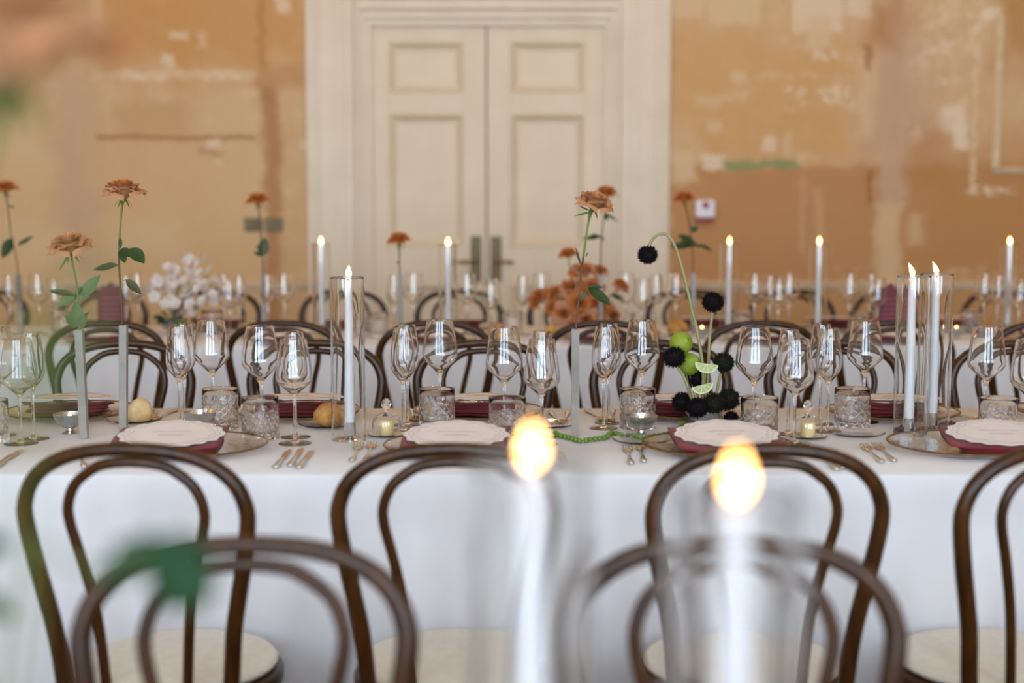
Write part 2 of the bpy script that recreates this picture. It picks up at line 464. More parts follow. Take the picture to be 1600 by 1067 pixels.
# window wall behind the camera: piers, sills and heads round three tall openings
g = []
xs = [-ROOM_X] + [q for wx, ww in WINDOWS for q in (wx - ww / 2, wx + ww / 2)] + [ROOM_X]
for i in range(0, len(xs), 2): g.append(box_geo(xs[i], xs[i + 1], ROOM_BACK - 0.2, ROOM_BACK, 0, ROOM_H))
for wx, ww in WINDOWS:
    g.append(box_geo(wx - ww / 2, wx + ww / 2, ROOM_BACK - 0.2, ROOM_BACK, 0, WIN_Z0))
    g.append(box_geo(wx - ww / 2, wx + ww / 2, ROOM_BACK - 0.2, ROOM_BACK, WIN_Z1, ROOM_H))
struct('wall_front', mesh('wall', *join_geo(g), smooth=False), M['plaster_side'])
for i, (wx, ww) in enumerate(WINDOWS):
    wn = empty('window_%d' % (i + 1), (wx, ROOM_BACK - 0.12, WIN_Z0), kind='structure')
    h = WIN_Z1 - WIN_Z0
    put('window_frame', mesh('window_frame', *join_geo([box_geo(-ww / 2, -ww / 2 + 0.06, -0.04, 0.04, 0, h), box_geo(ww / 2 - 0.06, ww / 2, -0.04, 0.04, 0, h),
        box_geo(-ww / 2 + 0.06, ww / 2 - 0.06, -0.04, 0.04, 0, 0.07), box_geo(-ww / 2 + 0.06, ww / 2 - 0.06, -0.04, 0.04, h - 0.07, h)]), smooth=False), M['trimw'], wn)
    put('mullion', box('mullion', -0.035, 0.035, -0.03, 0.03, 0.07, h - 0.07), M['trimw'], wn)
    put('transom', box('transom', -ww / 2 + 0.06, ww / 2 - 0.06, -0.032, 0.032, h * 0.55, h * 0.55 + 0.06), M['trimw'], wn)

# --- door surround: profiled architrave each side, head mouldings, lining
def xw(px): return at_y(px, 300, WY).x
def profile_strip(name, edges, z0, z1):
    """vertical moulding: edges = [(x, proud)], stepping across the width"""
    prof = []
    for (xa, pa), (xb, pb) in zip(edges, edges[1:]):
        prof += [(xa, pa), (xb, pa)]
    xs_ = [edges[0][0]] + []
    vs, fs = [], []
    ring = [(edges[0][0], 0.0)] + prof + [(edges[-1][0], 0.0)]
    for z in (z0, z1):
        for x, p in ring: vs.append((x, WY - p, z))
    n = len(ring)
    for i in range(n):
        j = (i + 1) % n
        fs.append((i, j, n + j, n + i))
    fs.append(tuple(range(n - 1, -1, -1))); fs.append(tuple(range(n, 2 * n)))
    return mesh(name, vs, fs, False)
archL = [(xw(482), .05), (xw(489), .075), (xw(497), .06), (xw(503), .045), (xw(524), .05), (xw(530), .065), (xw(540), .055), (xw(546), .07), (xw(555), .03), (xw(556), 0)]
archR = [(xw(968), .03), (xw(969), .07), (xw(978), .055), (xw(986), .065), (xw(994), .05), (xw(1000), .045), (xw(1022), .06), (xw(1029), .075), (xw(1037), .05), (xw(1044), 0)]
struct('trim_1', profile_strip('architrave', archL, 0, 3.2), M['trimw'])
struct('trim_2', profile_strip('architrave', archR, 0, 3.2), M['trimw'])
# inner jambs (stepped) and head, set back in the opening
def jamb(edges, name):
    t = empty(name, (0, 0, 0), kind='structure')
    for x0, x1, y0 in edges:
        a, b = sorted((xw(x0), xw(x1)))
        put('lining', box('lining', a, b, WY + y0, WY + 0.3, 0, DTOP), M['trimw'], t)
    return t
jamb([(556, 563, -0.01), (563, 571, 0.03), (571, 580, 0.06)], 'trim_3')
jamb([(961, 968, -0.01), (953, 961, 0.03), (945, 953, 0.06)], 'trim_4')
hd = empty('trim_5', (0, 0, 0), kind='structure')
for y0p, y1p, yo in [(38, 27, 0.06), (27, 20, 0.03), (20, 13, 0.045), (13, 4, 0.0), (4, -3, 0.02), (-3, -14, -0.02)]:
    z0, z1 = at_y(760, y0p, WY).z, at_y(760, y1p, WY).z
    put('head_moulding', box('head_moulding', xw(580 if yo > 0.05 else 571 if yo > 0.02 else 556), xw(945 if yo > 0.05 else 953 if yo > 0.02 else 968), WY + yo, WY + 0.3, z0, z1), M['trimw'], hd)

# --- the two door leaves
LY = WY + 0.10                       # front plane of the leaves
def pz(py): return at_y(760, py, LY).z
def pxx(px): return at_y(px, 300, LY).x
def door_leaf(name, x0p, x1p, p0p, p1p, hx, lever_dir):
    root = empty(name, ((pxx(x0p) + pxx(x1p)) / 2, LY, 0), kind='structure')
    ox = root.location.x
    X0, X1, P0, P1 = pxx(x0p) - ox, pxx(x1p) - ox, pxx(p0p) - ox, pxx(p1p) - ox
    top = pz(40)
    rows = [(pz(145), pz(65)), (pz(386), pz(178)), (0.22, pz(444))]
    put('stile', box('stile', X0, P0, 0, 0.05, 0.01, top, bevel=0.003), M['door'], root)
    put('stile', box('stile', P1, X1, 0, 0.05, 0.01, top, bevel=0.003), M['door'], root)
    zs = [0.01] + [q for r in reversed(rows) for q in r] + [top]
    for a, b in zip(zs[0::2], zs[1::2]):
        put('rail', box('rail', P0, P1, 0, 0.05, a, b, bevel=0.002), M['door'], root)
    for a, b in rows:
        # sunk bolection: sloping moulding round a flat panel
        d = 0.05
        ring = [(P0, a), (P1, a), (P1, b), (P0, b)]
        def inset(k): return [(P0 + k, a + k), (P1 - k, a + k), (P1 - k, b - k), (P0 + k, b - k)]
        lv = [(inset(0), 0.0), (inset(0.006), -0.006), (inset(0.016), -0.004), (inset(0.030), 0.022), (inset(0.046), 0.026), (inset(0.05), 0.034)]
        vs, fs = [], []
        for pts, y in lv:
            vs += [(x, y, z) for x, z in pts]
        for i in range(len(lv) - 1):
            for q in range(4):
                r = (q + 1) % 4
                fs.append((i * 4 + q, i * 4 + r, i * 4 + 4 + r, i * 4 + 4 + q))
        put('panel_moulding', mesh('panel_moulding', vs, fs, False), M['door'], root)
        put('panel', box('panel', P0 + 0.05, P1 - 0.05, 0.03, 0.048, a + 0.05, b - 0.05), M['door'], root)
    hp = put('handle_plate', box('handle_plate', pxx(hx) - ox - 0.034, pxx(hx) - ox + 0.034, -0.008, -0.001, pz(441), pz(369), bevel=0.003), M['dark_brass'], root)
    zc = pz(408); cx = pxx(hx) - ox
    v = tube_geo(catmull([(cx, -0.008, zc), (cx, -0.05, zc), (cx + lever_dir * 0.02, -0.06, zc), (cx + lever_dir * 0.11, -0.06, zc - 0.004)], 4), 0.010, 8)
    put('lever', mesh('lever', *v), M['brass'], hp)
    rz = lathe('keyhole_rose', [(0, 0), (.016, 0), (.016, .006), (.006, .01), (0, .01)], 14)
    put('keyhole', rz, M['brass'], hp, (cx, -0.008, pz(430)), (PI / 2, 0, 0))
door_leaf('door_1', 580, 759.5, 608, 725, 743.5, -1)
door_leaf('door_2', 761.5, 945, 797, 913, 775, 1)
struct('trim_6', box('leaf_gap_shade', pxx(758), pxx(763), LY + 0.03, LY + 0.055, 0, pz(40)), M['dark'])  # dark strip painted as the shade between the two leaves
struct('trim_7', box('head_gap_shade', xw(580), xw(945), WY + 0.14, WY + 0.3, pz(40) - 0.0, pz(36)), M['dark'])  # dark strip painted as the shadow line under the door head

# --- dado rail, plaster panel moulding that survives, skirting
def rail(name, x0, x1, z0, z1, d):
    return struct(name, profile_rail(x0, x1, z0, z1, d), M['rail'])
def profile_rail(x0, x1, z0, z1, d):
    pr = [(0, z0), (d * .5, z0 + .004), (d * .6, z0 + (z1 - z0) * .35), (d, z0 + (z1 - z0) * .55), (d, z1 - .006), (0, z1)]
    vs = [(x, WY - p, z) for x in (x0, x1) for p, z in pr]
    n = len(pr)
    fs = [(i, (i + 1) % n, n + (i + 1) % n, n + i) for i in range(n)] + [tuple(range(n - 1, -1, -1)), tuple(range(n, 2 * n))]
    return mesh('rail', vs, fs, False)
zr0, zr1 = at_y(1300, 452, WY).z, at_y(1300, 440, WY).z
rail('trim_8', xw(1046), ROOM_X, zr0, zr1, 0.03)
rail('trim_9', -ROOM_X, xw(480), zr0, zr1, 0.03)
struct('trim_10', profile_strip('plaster_moulding', [(xw(1548), .012), (xw(1551), .026), (xw(1556), .014), (xw(1559), 0)], at_y(1550, 268, WY).z, at_y(1550, 24, WY).z), M['mould'])
struct('trim_11', profile_rail(xw(1548), ROOM_X - 0.6, at_y(1550, 271, WY).z, at_y(1550, 261, WY).z, 0.026), M['mould'])
struct('baseboard_back', mesh('baseboard', *join_geo([box_geo(-ROOM_X, xw(481), WY - 0.03, WY, 0, 0.2), box_geo(xw(1045), ROOM_X, WY - 0.03, WY, 0, 0.2)]), smooth=False), M['rail'])

# --- fittings on that wall
p = at_y(1100, 328, WY)
cp = empty('alarm_sounder', p, 0, 'white and red alarm sounder on the bare wall right of the door frame', 'alarm')
put('backbox', box('backbox', -.055, .055, -.05, 0, -.075, -.02, bevel=.012, seg=3), M['red_plastic'], cp)
sh = box('cover', -.062, .062, -.075, -.001, -.05, .062, bevel=.02, seg=3)
put('cover', sh, M['white_plastic'], cp)
put('beacon', lathe('beacon', [(0, 0), (.022, 0), (.02, .018), (.012, .03), (0, .034)], 16), M['red_plastic'], cp, (0, -.075, .03), (PI / 2, 0, 0))
for px, lb in ((396, 'left one of the two brass switch plates on the plaster left of the door'), (428, 'right one of the two brass switch plates, the one next to the door frame')):
    sp = empty('switch_plate', at_y(px, 351, WY), 0, lb, 'switch', 'brass switch plates')
    put('plate', box('plate', -.055, .055, -.012, 0, -.042, .042, bevel=.004), M['dark_brass'], sp)
    put('toggle', box('toggle', -.007, .007, -.028, -.012, -.012, .008, bevel=.002), M['dark_brass'], sp)
    for sx_ in (-.042, .042):
        put('screw', lathe('screw', [(0, 0), (.004, 0), (.003, .002), (0, .0022)], 8), M['dark_brass'], sp, (sx_, -.012, 0), (PI / 2, 0, 0))
# unseen pendant globes added to warm and brighten the far wall (out of frame)
for i, lx in enumerate((-3.0, 0.0, 3.0)):
    pl = empty('fill_lamp', (lx, 6.2, 3.5), 0, ('left', 'middle', 'right')[i] + ' added globe lamp hanging unseen above the far table to light the wall', 'lamp', 'added globe lamps over the far table')
    put('globe', lathe('globe', [(0, -.17)] + [(.17 * math.sin(PI * q / 8), -.17 * math.cos(PI * q / 8)) for q in range(1, 8)] + [(0, .17)], 14), M['fillglobe'], pl)
    put('cord', tube('cord', [(0, 0, .17), (0, 0, ROOM_H - 3.5)], .006, 6), M['cordm'], pl)

# ================================================================== TABLES
TZ = 0.76
Y_MF, Y_MB = at_z(800, 741, TZ).y, at_z(800, 637.5, TZ).y
Y_FF, Y_FB = at_z(800, 541, TZ).y, at_z(800, 541, TZ).y + 0.925
Y_NF, Y_NB = 0.36, 1.275
def tablecloth(y0, y1, x0, x1, label, seed, fold_x=None):
    R = random.Random(seed)
    ph = [(R.uniform(2, 9), R.uniform(0, 6), R.uniform(.2, 1)) for _ in range(7)]
    def wav(x):
        s = sum(a * math.sin(f * x + q) for f, q, a in ph) / 3.0
        s = max(-1, min(1, s)) * .5 + .5
        if fold_x is not None:
            d = x - fold_x
            s += 0.5 if 0 < d < .05 else 0.0
        return s
    nx = 260
    prof = [(y0, .02, 1.0), (y0, .2, .8), (y0, .4, .55), (y0, .6, .25), (y0, .71, .07), (y0, .75, .01), (y0 + .0015, .7565, 0), (y0 + .005, TZ, 0),
            (y0 + .3, TZ, 0), (y1 - .3, TZ, 0), (y1 - .005, TZ, 0), (y1 - .0015, .7565, 0), (y1, .75, 0), (y1, .6, -.3), (y1, .3, -.7), (y1, .02, -1)]
    vs, fs = [], []
    for i in range(nx + 1):
        x = x0 + (x1 - x0) * i / nx
        wv = wav(x)
        for y, z, a in prof:
            vs.append((x, y + a * wv * .02, z))
    n = len(prof)
    for i in range(nx):
        for j in range(n - 1):
            fs.append((i * n + j, (i + 1) * n + j, (i + 1) * n + j + 1, i * n + j + 1))
    o = put('tablecloth', mesh('tablecloth', vs, fs, True), M['cloth'])
    return tag(o, label, 'tablecloth', 'white tablecloths')
def table(y0, y1, x0, x1, label):
    t = empty('banquet_table', ((x0 + x1) / 2, (y0 + y1) / 2, 0), 0, label, 'table', 'trestle tables')
    hx, hy = (x1 - x0) / 2 - .03, (y1 - y0) / 2 - .02
    put('tabletop', box('tabletop', -hx, hx, -hy, hy, .73, .757), M['tabletop'], t)
    lg = tube('leg', [(0, 0, 0), (0, 0, .73)], .018, 8, mat=M['cordm'])
    for a in (-hx + .1, -hx * .33, hx * .33, hx - .1):
        for b in (-hy + .12, hy - .12):
            put('leg', lg, None, t, (a, b, 0))
for (y0, y1, x0, x1, nm, lb, fx) in [
        (Y_MF, Y_MB, -2.3, 2.3, 'the middle table in focus', 'white linen cloth on the middle table set with roses and limes', at_z(750, 800, TZ).x * .0 + at_y(750, 800, Y_MF).x),
        (Y_FF, Y_FB, -3.6, 3.6, 'the far table nearest the door', 'white linen cloth on the far table nearest the door wall', None),
        (Y_NF, Y_NB, -1.3, 1.3, 'the table closest to the viewer', 'white linen cloth on the table under the blurred near candles', None)]:
    table(y0, y1, x0, x1, 'long banquet table hidden under the cloth of ' + nm)
    tablecloth(y0, y1, x0, x1, lb, int(y0 * 100), fx)
TOP = TZ + 0.0006

# ================================================================== CHAIRS
def arch(half):       # mirror half outline into a full hoop, left foot to right foot
    L = [(-x, z) for x, z in reversed(half)]
    return L + [q for q in half[1:]]
def back_y(z):
    if z >= .46: return -.172 - (z - .46) * .12
    return -.172 - (.46 - z) * .16
def chair_proto():
    root = empty('bentwood_chair', (0, 0, 0))
    half = [(0, .885), (.082, .8785), (.14, .859), (.178, .828), (.196, .789), (.198, .752), (.187, .682), (.173, .612), (.163, .557), (.155, .478), (.153, .42), (.163, .22), (.178, 0.002)]
    pts = catmull([(x, back_y(z), z) for x, z in arch(half)], 4)
    n = len(pts)
    rad = [.0120 + .0034 * min(1, abs(i / (n - 1) - .5) * 4) for i in range(n)]
    put('back_frame', tube('back_frame', pts, rad, 12), M['wood'], root)
    inner = [(0, .8620), (.049, .857), (.076, .8445), (.105, .82), (.12, .786), (.12, .75), (.103, .679), (.084, .578), (.073, .432)]
    pts = catmull([(x, back_y(z) + .003, z) for x, z in arch(inner)], 4)
    put('inner_hoop', tube('inner_hoop', pts, .0096, 10), M['wood'], root)
    put('seat_frame', lathe('seat_frame', [(0, .397), (.15, .397), (.186, .395), (.194, .402), (.195, .420), (.19, .429), (.182, .431), (0, .431)], 40), M['wood'], root)
    put('seat_pad', lathe('seat_pad', [(0, .432), (.17, .432), (.182, .436), (.184, .442), (.178, .449), (.15, .454), (.08, .457), (0, .458)], 40), M['pad'], root)
    lg = tube('leg', catmull([(0, 0, .398), (.006, .012, .25), (.028, .04, .002)], 4), [.016, .014, .011], 10)
    put('leg', lg, M['wood'], root, (.125, .115, 0))
    lg2 = tube('leg', catmull([(0, 0, .398), (-.006, .012, .25), (-.028, .04, .002)], 4), [.016, .014, .011], 10)
    put('leg', lg2, M['wood'], root, (-.125, .115, 0))
    pts = [(.150 * math.cos(2 * PI * i / 32), .150 * math.sin(2 * PI * i / 32) - .02, .23) for i in range(32)]
    put('leg_ring', tube('leg_ring', pts, .009, 8, closed=True), M['wood'], root)
    return root
chair0 = chair_proto()
CH_USED = [False]
def chair(px, yb, rot, facing, label, group):
    """px: picture column of the widest part of the back; yb: its distance; facing +1 away from the camera, -1 towards it"""
    X = (px - 800) / FPX * yb
    rz = (0 if facing > 0 else PI) + math.radians(rot)
    back = Vector((0, -.208, 0)); back.rotate(Matrix.Rotation(rz, 3, 'Z'))
    if not CH_USED[0]:
        c = chair0; CH_USED[0] = True
    else: c = copy_tree(chair0)
    c.location = (X - back.x, yb - back.y, 0)
    c.rotation_euler = (0, 0, rz)
    tag(c, label, 'chair', group)
ORD = ['first', 'second', 'third', 'fourth', 'fifth', 'sixth', 'seventh', 'eighth', 'ninth', 'tenth', 'eleventh', 'twelfth']
G1 = 'chairs along the near side of the middle table'
chair(202, 2.415, -6, 1, 'leftmost dark bentwood chair with cream pad pulled up to the front of the middle table', G1)
chair(707, 2.415, 1, 1, 'dark bentwood chair behind the left blurred candle, back towards us, at the middle table', G1)
chair(1206, 2.412, 2, 1, 'dark bentwood chair behind the right blurred candle, back towards us, at the middle table', G1)
chair(1680, 2.425, 12, 1, 'dark bentwood chair cut by the right edge of the picture at the middle table', G1)
G0 = 'blurred chairs of the nearest table'
chair(372, 1.70, 3, -1, 'blurred dark bentwood chair behind the green leaves in the left foreground', G0)
chair(1155, 1.71, -2, -1, 'blurred dark bentwood chair directly behind the right foreground candle', G0)
G2 = 'chairs along the far side of the middle table'
ROW2 = [(189, 4.23, 4), (492, 4.24, -3), (755, 4.24, 2), (1033, 4.23, -2), (1307, 4.24, 2), (1597, 4.23, 0)]
LB2 = ['bentwood chair facing us behind the two leftmost bud vases', 'bentwood chair facing us behind the lone lit taper at left of centre',
       'bentwood chair facing us behind the cut tumbler and pair of glasses at the table centre', 'bentwood chair facing us behind the limes and dark flowers of the middle table',
       'bentwood chair facing us behind the glasses just left of the twin tapers', 'bentwood chair facing us cut by the right edge, right of the twin tapers']
for (px, yb, r), lb in zip(ROW2, LB2): chair(px, yb, r, -1, lb, G2)
G3 = 'chairs along the near side of the far table'
for i, (px, r) in enumerate([(163, 5), (442, -3), (680, 2), (945, -4), (1190, 3), (1402, 0), (1640, 0)]):
    chair(px, 4.97 + .01 * (i % 3), r, 1, ORD[i] + ' bentwood chair from the left with its back to us along the far table', G3)
G4 = 'chairs by the door wall'
for i, (px, r) in enumerate([(-25, 0), (160, 3), (340, -4), (536, 2), (717, 0), (893, -3), (1078, 0), (1238, 0), (1402, -2), (1573, 0)]):
    chair(px, 6.76, r, -1, ORD[i] + ' dim bentwood chair from the left facing us before the door wall', G4)

# ================================================================== GLASSWARE
def glass_proto(name, outer, inner, foot_r, stem_top, n=40):
    root = empty(name, (0, 0, 0))
    put('foot', lathe('foot', [(0, 0), (foot_r, 0), (foot_r + .0006, .0006), (foot_r, .0014), (foot_r * .6, .003), (foot_r * .3, .0056), (.0046, .010), (.0040, .0135), (0, .0135)], n), M['glass'], root)
    put('stem', lathe('stem', [(0, .0138), (.0039, .0138), (.0034, .03), (.0032, .06), (.0034, stem_top - .012), (.0040, stem_top - .0005), (0, stem_top - .0005)], 16), M['glass'], root)
    put('bowl', lathe('bowl', [(0, stem_top)] + outer + inner, n), M['glass'], root)
    return root
def smooth_prof(pts, sub=3):
    return [(max(0, v.x), v.y) for v in (Vector((q.x, q.y)) for q in catmull([(a, b, 0) for a, b in pts], sub))]
PRED = glass_proto('wine_glass', smooth_prof([(.0042, .109), (.0052, .116), (.012, .128), (.027, .143), (.0395, .155), (.0438, .165), (.0436, .177), (.041, .20), (.0365, .23), (.0325, .2535)]),
                   [(.0318, .254), (.0312, .2535)] + smooth_prof([(.0356, .23), (.0401, .20), (.0427, .177), (.0429, .1655), (.0385, .1560), (.026, .1438), (.012, .1315), (.006, .1265), (0, .1255)]), .0375, .109)
PTUL = glass_proto('champagne_glass', smooth_prof([(.0040, .106), (.0052, .115), (.012, .126), (.023, .139), (.0288, .152), (.0296, .163), (.0285, .19), (.025, .22), (.0207, .2475)]),
                   [(.0200, .248), (.0195, .2475)] + smooth_prof([(.0241, .22), (.0276, .19), (.0287, .1635), (.0279, .153), (.0222, .1403), (.0115, .1288), (.005, .1235), (0, .1228)]), .0345, .106)
PWHI = glass_proto('wine_glass', smooth_prof([(.0042, .100), (.0052, .108), (.012, .117), (.027, .130), (.0385, .140), (.0412, .150), (.0405, .162), (.0375, .19), (.0335, .215), (.0292, .2385)]),
                   [(.0285, .239), (.0279, .2385)] + smooth_prof([(.0326, .215), (.0366, .19), (.0396, .1625), (.0403, .1505), (.0376, .1412), (.0262, .1312), (.012, .1205), (.005, .116), (0, .1155)]), .0375, .100)

def tumbler_proto():
    """cut crystal: fan flutes above a band of diamond cuts, heavy base"""
    n = 112
    R, H = .0435, .096
    zs = [0.0, .002] + [.004 + .0022 * i for i in range(25)] + [.061, .066, .071, .076, .081, .086, .091, .0945, H]
    vs, rings = [], []
    for z in zs:
        ring = []
        for kk in range(n):
            a = 2 * PI * kk / n
            r = R - (.0012 if z < .001 else 0)
            if .004 <= z <= .0575:
                u = a / (2 * PI) * 14
                v = (z - .004) / .0535 * 3.0
                d1 = abs(((u + v) % 1.0) - .5) * 2
                d2 = abs(((u - v) % 1.0) - .5) * 2
                r -= .0018 * max(0, 1 - 3.6 * min(d1, d2)) + .0005 * (1 - max(d1, d2))
            elif .0575 < z < .082:
                t = (.082 - z) / .0245
                d = abs(((a / (2 * PI) * 12) % 1.0) - .5) * 2
                r -= .0016 * max(0, t - d * .8)
            ring.append(len(vs)); vs.append((r * math.cos(a), r * math.sin(a), z))
        rings.append(ring)
    for r, z in [(R - .0008, H + .0008), (R - .0022, H), (R - .0026, .08), (R - .0034, .03), (R - .006, .018), (R - .02, .015)]:
        ring = []
        for kk in range(n):
            a = 2 * PI * kk / n
            ring.append(len(vs)); vs.append((r * math.cos(a), r * math.sin(a), z))
        rings.append(ring)
    fs = []
    for a, b in zip(rings, rings[1:]):
        for kk in range(n):
            fs.append((a[kk], a[(kk + 1) % n], b[(kk + 1) % n], b[kk]))
    fs.append(tuple(reversed(rings[0]))); fs.append(tuple(rings[-1]))
    me = mesh('tumbler', vs, fs, False)
    sm = [not (.003 < p.center.z < .084 and math.hypot(p.center.x, p.center.y) > R - .0024) for p in me.polygons]
    me.polygons.foreach_set('use_smooth', sm)
    return me
ME_TUM = tumbler_proto(); ME_TUM.materials.append(M['cut'])

USED = set()
def place(proto, loc, label, cat, group=None, rz=None):
    if id(proto) not in USED:
        USED.add(id(proto)); o = proto
    else: o = copy_tree(proto)
    o.location = loc
    o.rotation_euler = (0, 0, random.uniform(0, 6) if rz is None else rz)
    for kx in ('label', 'category', 'group'):
        if kx in o: del o[kx]
    return tag(o, label, cat, group)
def tz(px, py): return at_z(px, py, TOP)

GW = 'wine glasses on the middle table'
for px, py, lb in [
        (333, 659, 'large wine glass standing behind the leftmost silver tealight and cut tumbler'),
        (409, 675, 'large wine glass behind the front cut tumbler left of the lone taper'),
        (688, 659, 'large wine glass behind the cut tumbler beside the glass butter dome'),
        (788, 678, 'large wine glass behind the tumbler just above the left blurred flame'),
        (1002, 659, 'large wine glass behind the tumbler and silver tealight left of the limes'),
        (1177, 677, 'large wine glass directly right of the dark flowers and limes'),
        (1349, 659, 'large wine glass behind the diamond cut tumbler left of the twin tapers'),
        (1538, 676, 'large wine glass behind the tumbler right of the twin tapers'),
        (0, 680, 'large wine glass cut by the left edge of the picture')]:
    place(PRED, tz(px, py), lb, 'wine glass', GW)
for px, py, lb in [
        (461, 693, 'shorter wine glass in front of a slim one, left of the lone taper'),
        (846, 694, 'shorter wine glass in front of a slim one, right above the left blurred flame'),
        (1241, 693, 'shorter wine glass just in front of the right glass butter dome'),
        (1604, 695, 'shorter wine glass at the very right edge of the middle table'),
        (33, 693, 'shorter wine glass near the left edge beside the green blurred sprig')]:
    place(PWHI, tz(px, py), lb, 'wine glass', 'shorter wine glasses on the middle table')
GC = 'slim tulip glasses on the middle table'
for px, py, lb in [
        (281, 668, 'left slim tulip glass of the pair behind the leftmost lit tealight bowl'),
        (289, 661, 'right slim tulip glass of the pair behind the leftmost lit tealight bowl'),
        (462, 683, 'slim tulip glass half hidden behind the shorter wine glass near the lone taper'),
        (630, 673, 'left slim tulip glass of the pair right of the left butter dome'),
        (637, 664, 'right slim tulip glass of the pair right of the left butter dome'),
        (847, 683, 'slim tulip glass hidden behind the shorter glass above the left blurred flame'),
        (943, 669, 'left slim tulip glass of the pair right of the third bud vase'),
        (951, 661, 'right slim tulip glass of the pair right of the third bud vase'),
        (1231, 678, 'slim tulip glass behind the shorter wine glass beside the right butter dome'),
        (1281, 662, 'left slim tulip glass of the pair behind the right butter dome'),
        (1293, 674, 'right slim tulip glass of the pair behind the right butter dome'),
        (53, 686, 'slim tulip glass left of the footed silver tealight, near the left edge')]:
    place(PTUL, tz(px, py), lb, 'champagne glass', GC)
GT = 'cut crystal tumblers on the middle table'
TU = [(345, 668.5, 'cut crystal tumbler behind the leftmost lit tealight bowl'), (407, 685, 'cut crystal tumbler in front of the large glass, left of the cutlery trio'),
      (683, 668.5, 'cut crystal tumbler right of the left glass butter dome'), (793, 685, 'cut crystal tumbler half covered by the left blurred flame'),
      (996, 668.5, 'cut crystal tumbler behind the silver tealight left of the limes'), (1186, 685, 'cut crystal tumbler directly right of the dark flower bowl'),
      (1331, 668, 'diamond cut tumbler between the right butter dome and the twin tapers'), (1558, 686, 'cut crystal tumbler behind the rightmost menu card'),
      (-16, 690, 'cut crystal tumbler cut by the left edge of the picture')]
for px, py, lb in TU:
    o = put('tumbler', ME_TUM, None, None, tz(px, py), (0, 0, random.uniform(0, 6)))
    tag(o, lb, 'tumbler', GT)

# far table glassware, distance from the rim height seen
def far_xy(px, rim_y, h):
    d = ray(px, rim_y)
    t = (TZ + h - CAM_Z) / d.z
    y = min(max(d.y * t, Y_FF + .385), Y_FF + .545)
    return Vector(((px - 800) / FPX * y * 0.998, y, TOP))
cnt = {'r': 0, 'w': 0, 't': 0, 'g': 0}
FAR = [(58, 427, 'r'), (84, 437, 'w'), (195, 431, 't'), (214, 424, 'r'), (349, 428, 't'), (357, 438, 'w'), (373, 431, 't'), (417, 429, 't'), (443, 423, 'r'),
       (615, 430, 't'), (646, 424, 'r'), (730, 427, 'r'), (767, 436, 'w'), (817, 430, 't'), (846, 425, 'r'), (978, 425, 'r'), (1005, 436, 'w'), (1026, 429, 't'),
       (1057, 425, 'r'), (1180, 424, 'r'), (1204, 430, 't'), (1218, 434, 'w'), (1234, 422, 'r'), (1329, 424, 'r'), (1362, 428, 't'), (1373, 434, 'w'), (1540, 425, 'r'), (1562, 431, 't'), (1596, 436, 'w'), (12, 430, 't')]
FAR.sort()
for px, ry, ty in FAR:
    pr, h, nm, cat, gr = {'r': (PRED, .254, 'large wine glass', 'wine glass', 'large wine glasses on the far table'), 'w': (PWHI, .239, 'shorter wine glass', 'wine glass', 'shorter wine glasses on the far table'),
                          't': (PTUL, .248, 'slim tulip glass', 'champagne glass', 'slim tulip glasses on the far table')}[ty]
    lb = '%s from the left among the blurred %s on the far table' % (ORD[cnt[ty]] if cnt[ty] < 12 else 'last', nm + 'es')
    cnt[ty] += 1
    place(pr, far_xy(px, ry, h), lb, cat, gr)
for i, (px, y) in enumerate([(95, 5.85), (330, 5.95), (560, 6.0), (590, 5.8), (800, 5.95), (975, 5.8), (1160, 5.95), (1345, 5.85), (1520, 5.95)]):
    o = put('tumbler', ME_TUM, None, None, ((px - 800) / FPX * y, y, TOP))
    tag(o, ORD[i] + ' cut tumbler from the left on the far table, blurred', 'tumbler', 'cut tumblers on the far table')

# ================================================================== CANDLES
def flame_mesh(r, h, lean=0.0):
    prof = [(0, 0), (.55, .10), (.9, .24), (1.0, .38), (.86, .54), (.58, .72), (.28, .88), (0, 1.0)]
    me = lathe('flame', [(a * r, b * h) for a, b in prof], 12)
    for v in me.vertices:
        t = v.co.z / h
        v.co.x += lean * h * t * t
    return me
ME_WAX = lathe('wax', [(0, .012), (.0105, .012), (.012, .016), (.0119, .06), (.0088, .355), (.0080, .364), (.006, .367), (0, .365)], 24, M['wax'])
ME_WICK = tube('wick', [(0, 0, .365), (.0005, 0, .372), (.001, 0, .378)], .0009, 6, mat=M['wick'])
ME_HB = lathe('holder_base', [(0, 0), (.0285, 0), (.029, .001), (.0275, .0022), (.014, .0035), (.0075, .006), (.006, .009), (0, .009)], 32, M['silver'])
ME_HC = lathe('holder_cup', [(0, .0092), (.006, .0092), (.0085, .0105), (.0130, .0112), (.0136, .014), (.0134, .040), (.0142, .0415), (.0128, .0418), (.0126, .0112), (0, .0111)], 28, M['silver'])
def cyl_mesh():
    return lathe('cylinder', [(.0386, 0.0), (.0390, .0008), (.0390, .003), (.0390, .371), (.0390, .3742), (.0386, .375), (.0374, .375), (.0370, .3742), (.0370, .371), (.0370, .003), (.0370, .0008), (.0374, 0.0)], 64, M['thin'], closed=True)
ME_CYL = cyl_mesh()
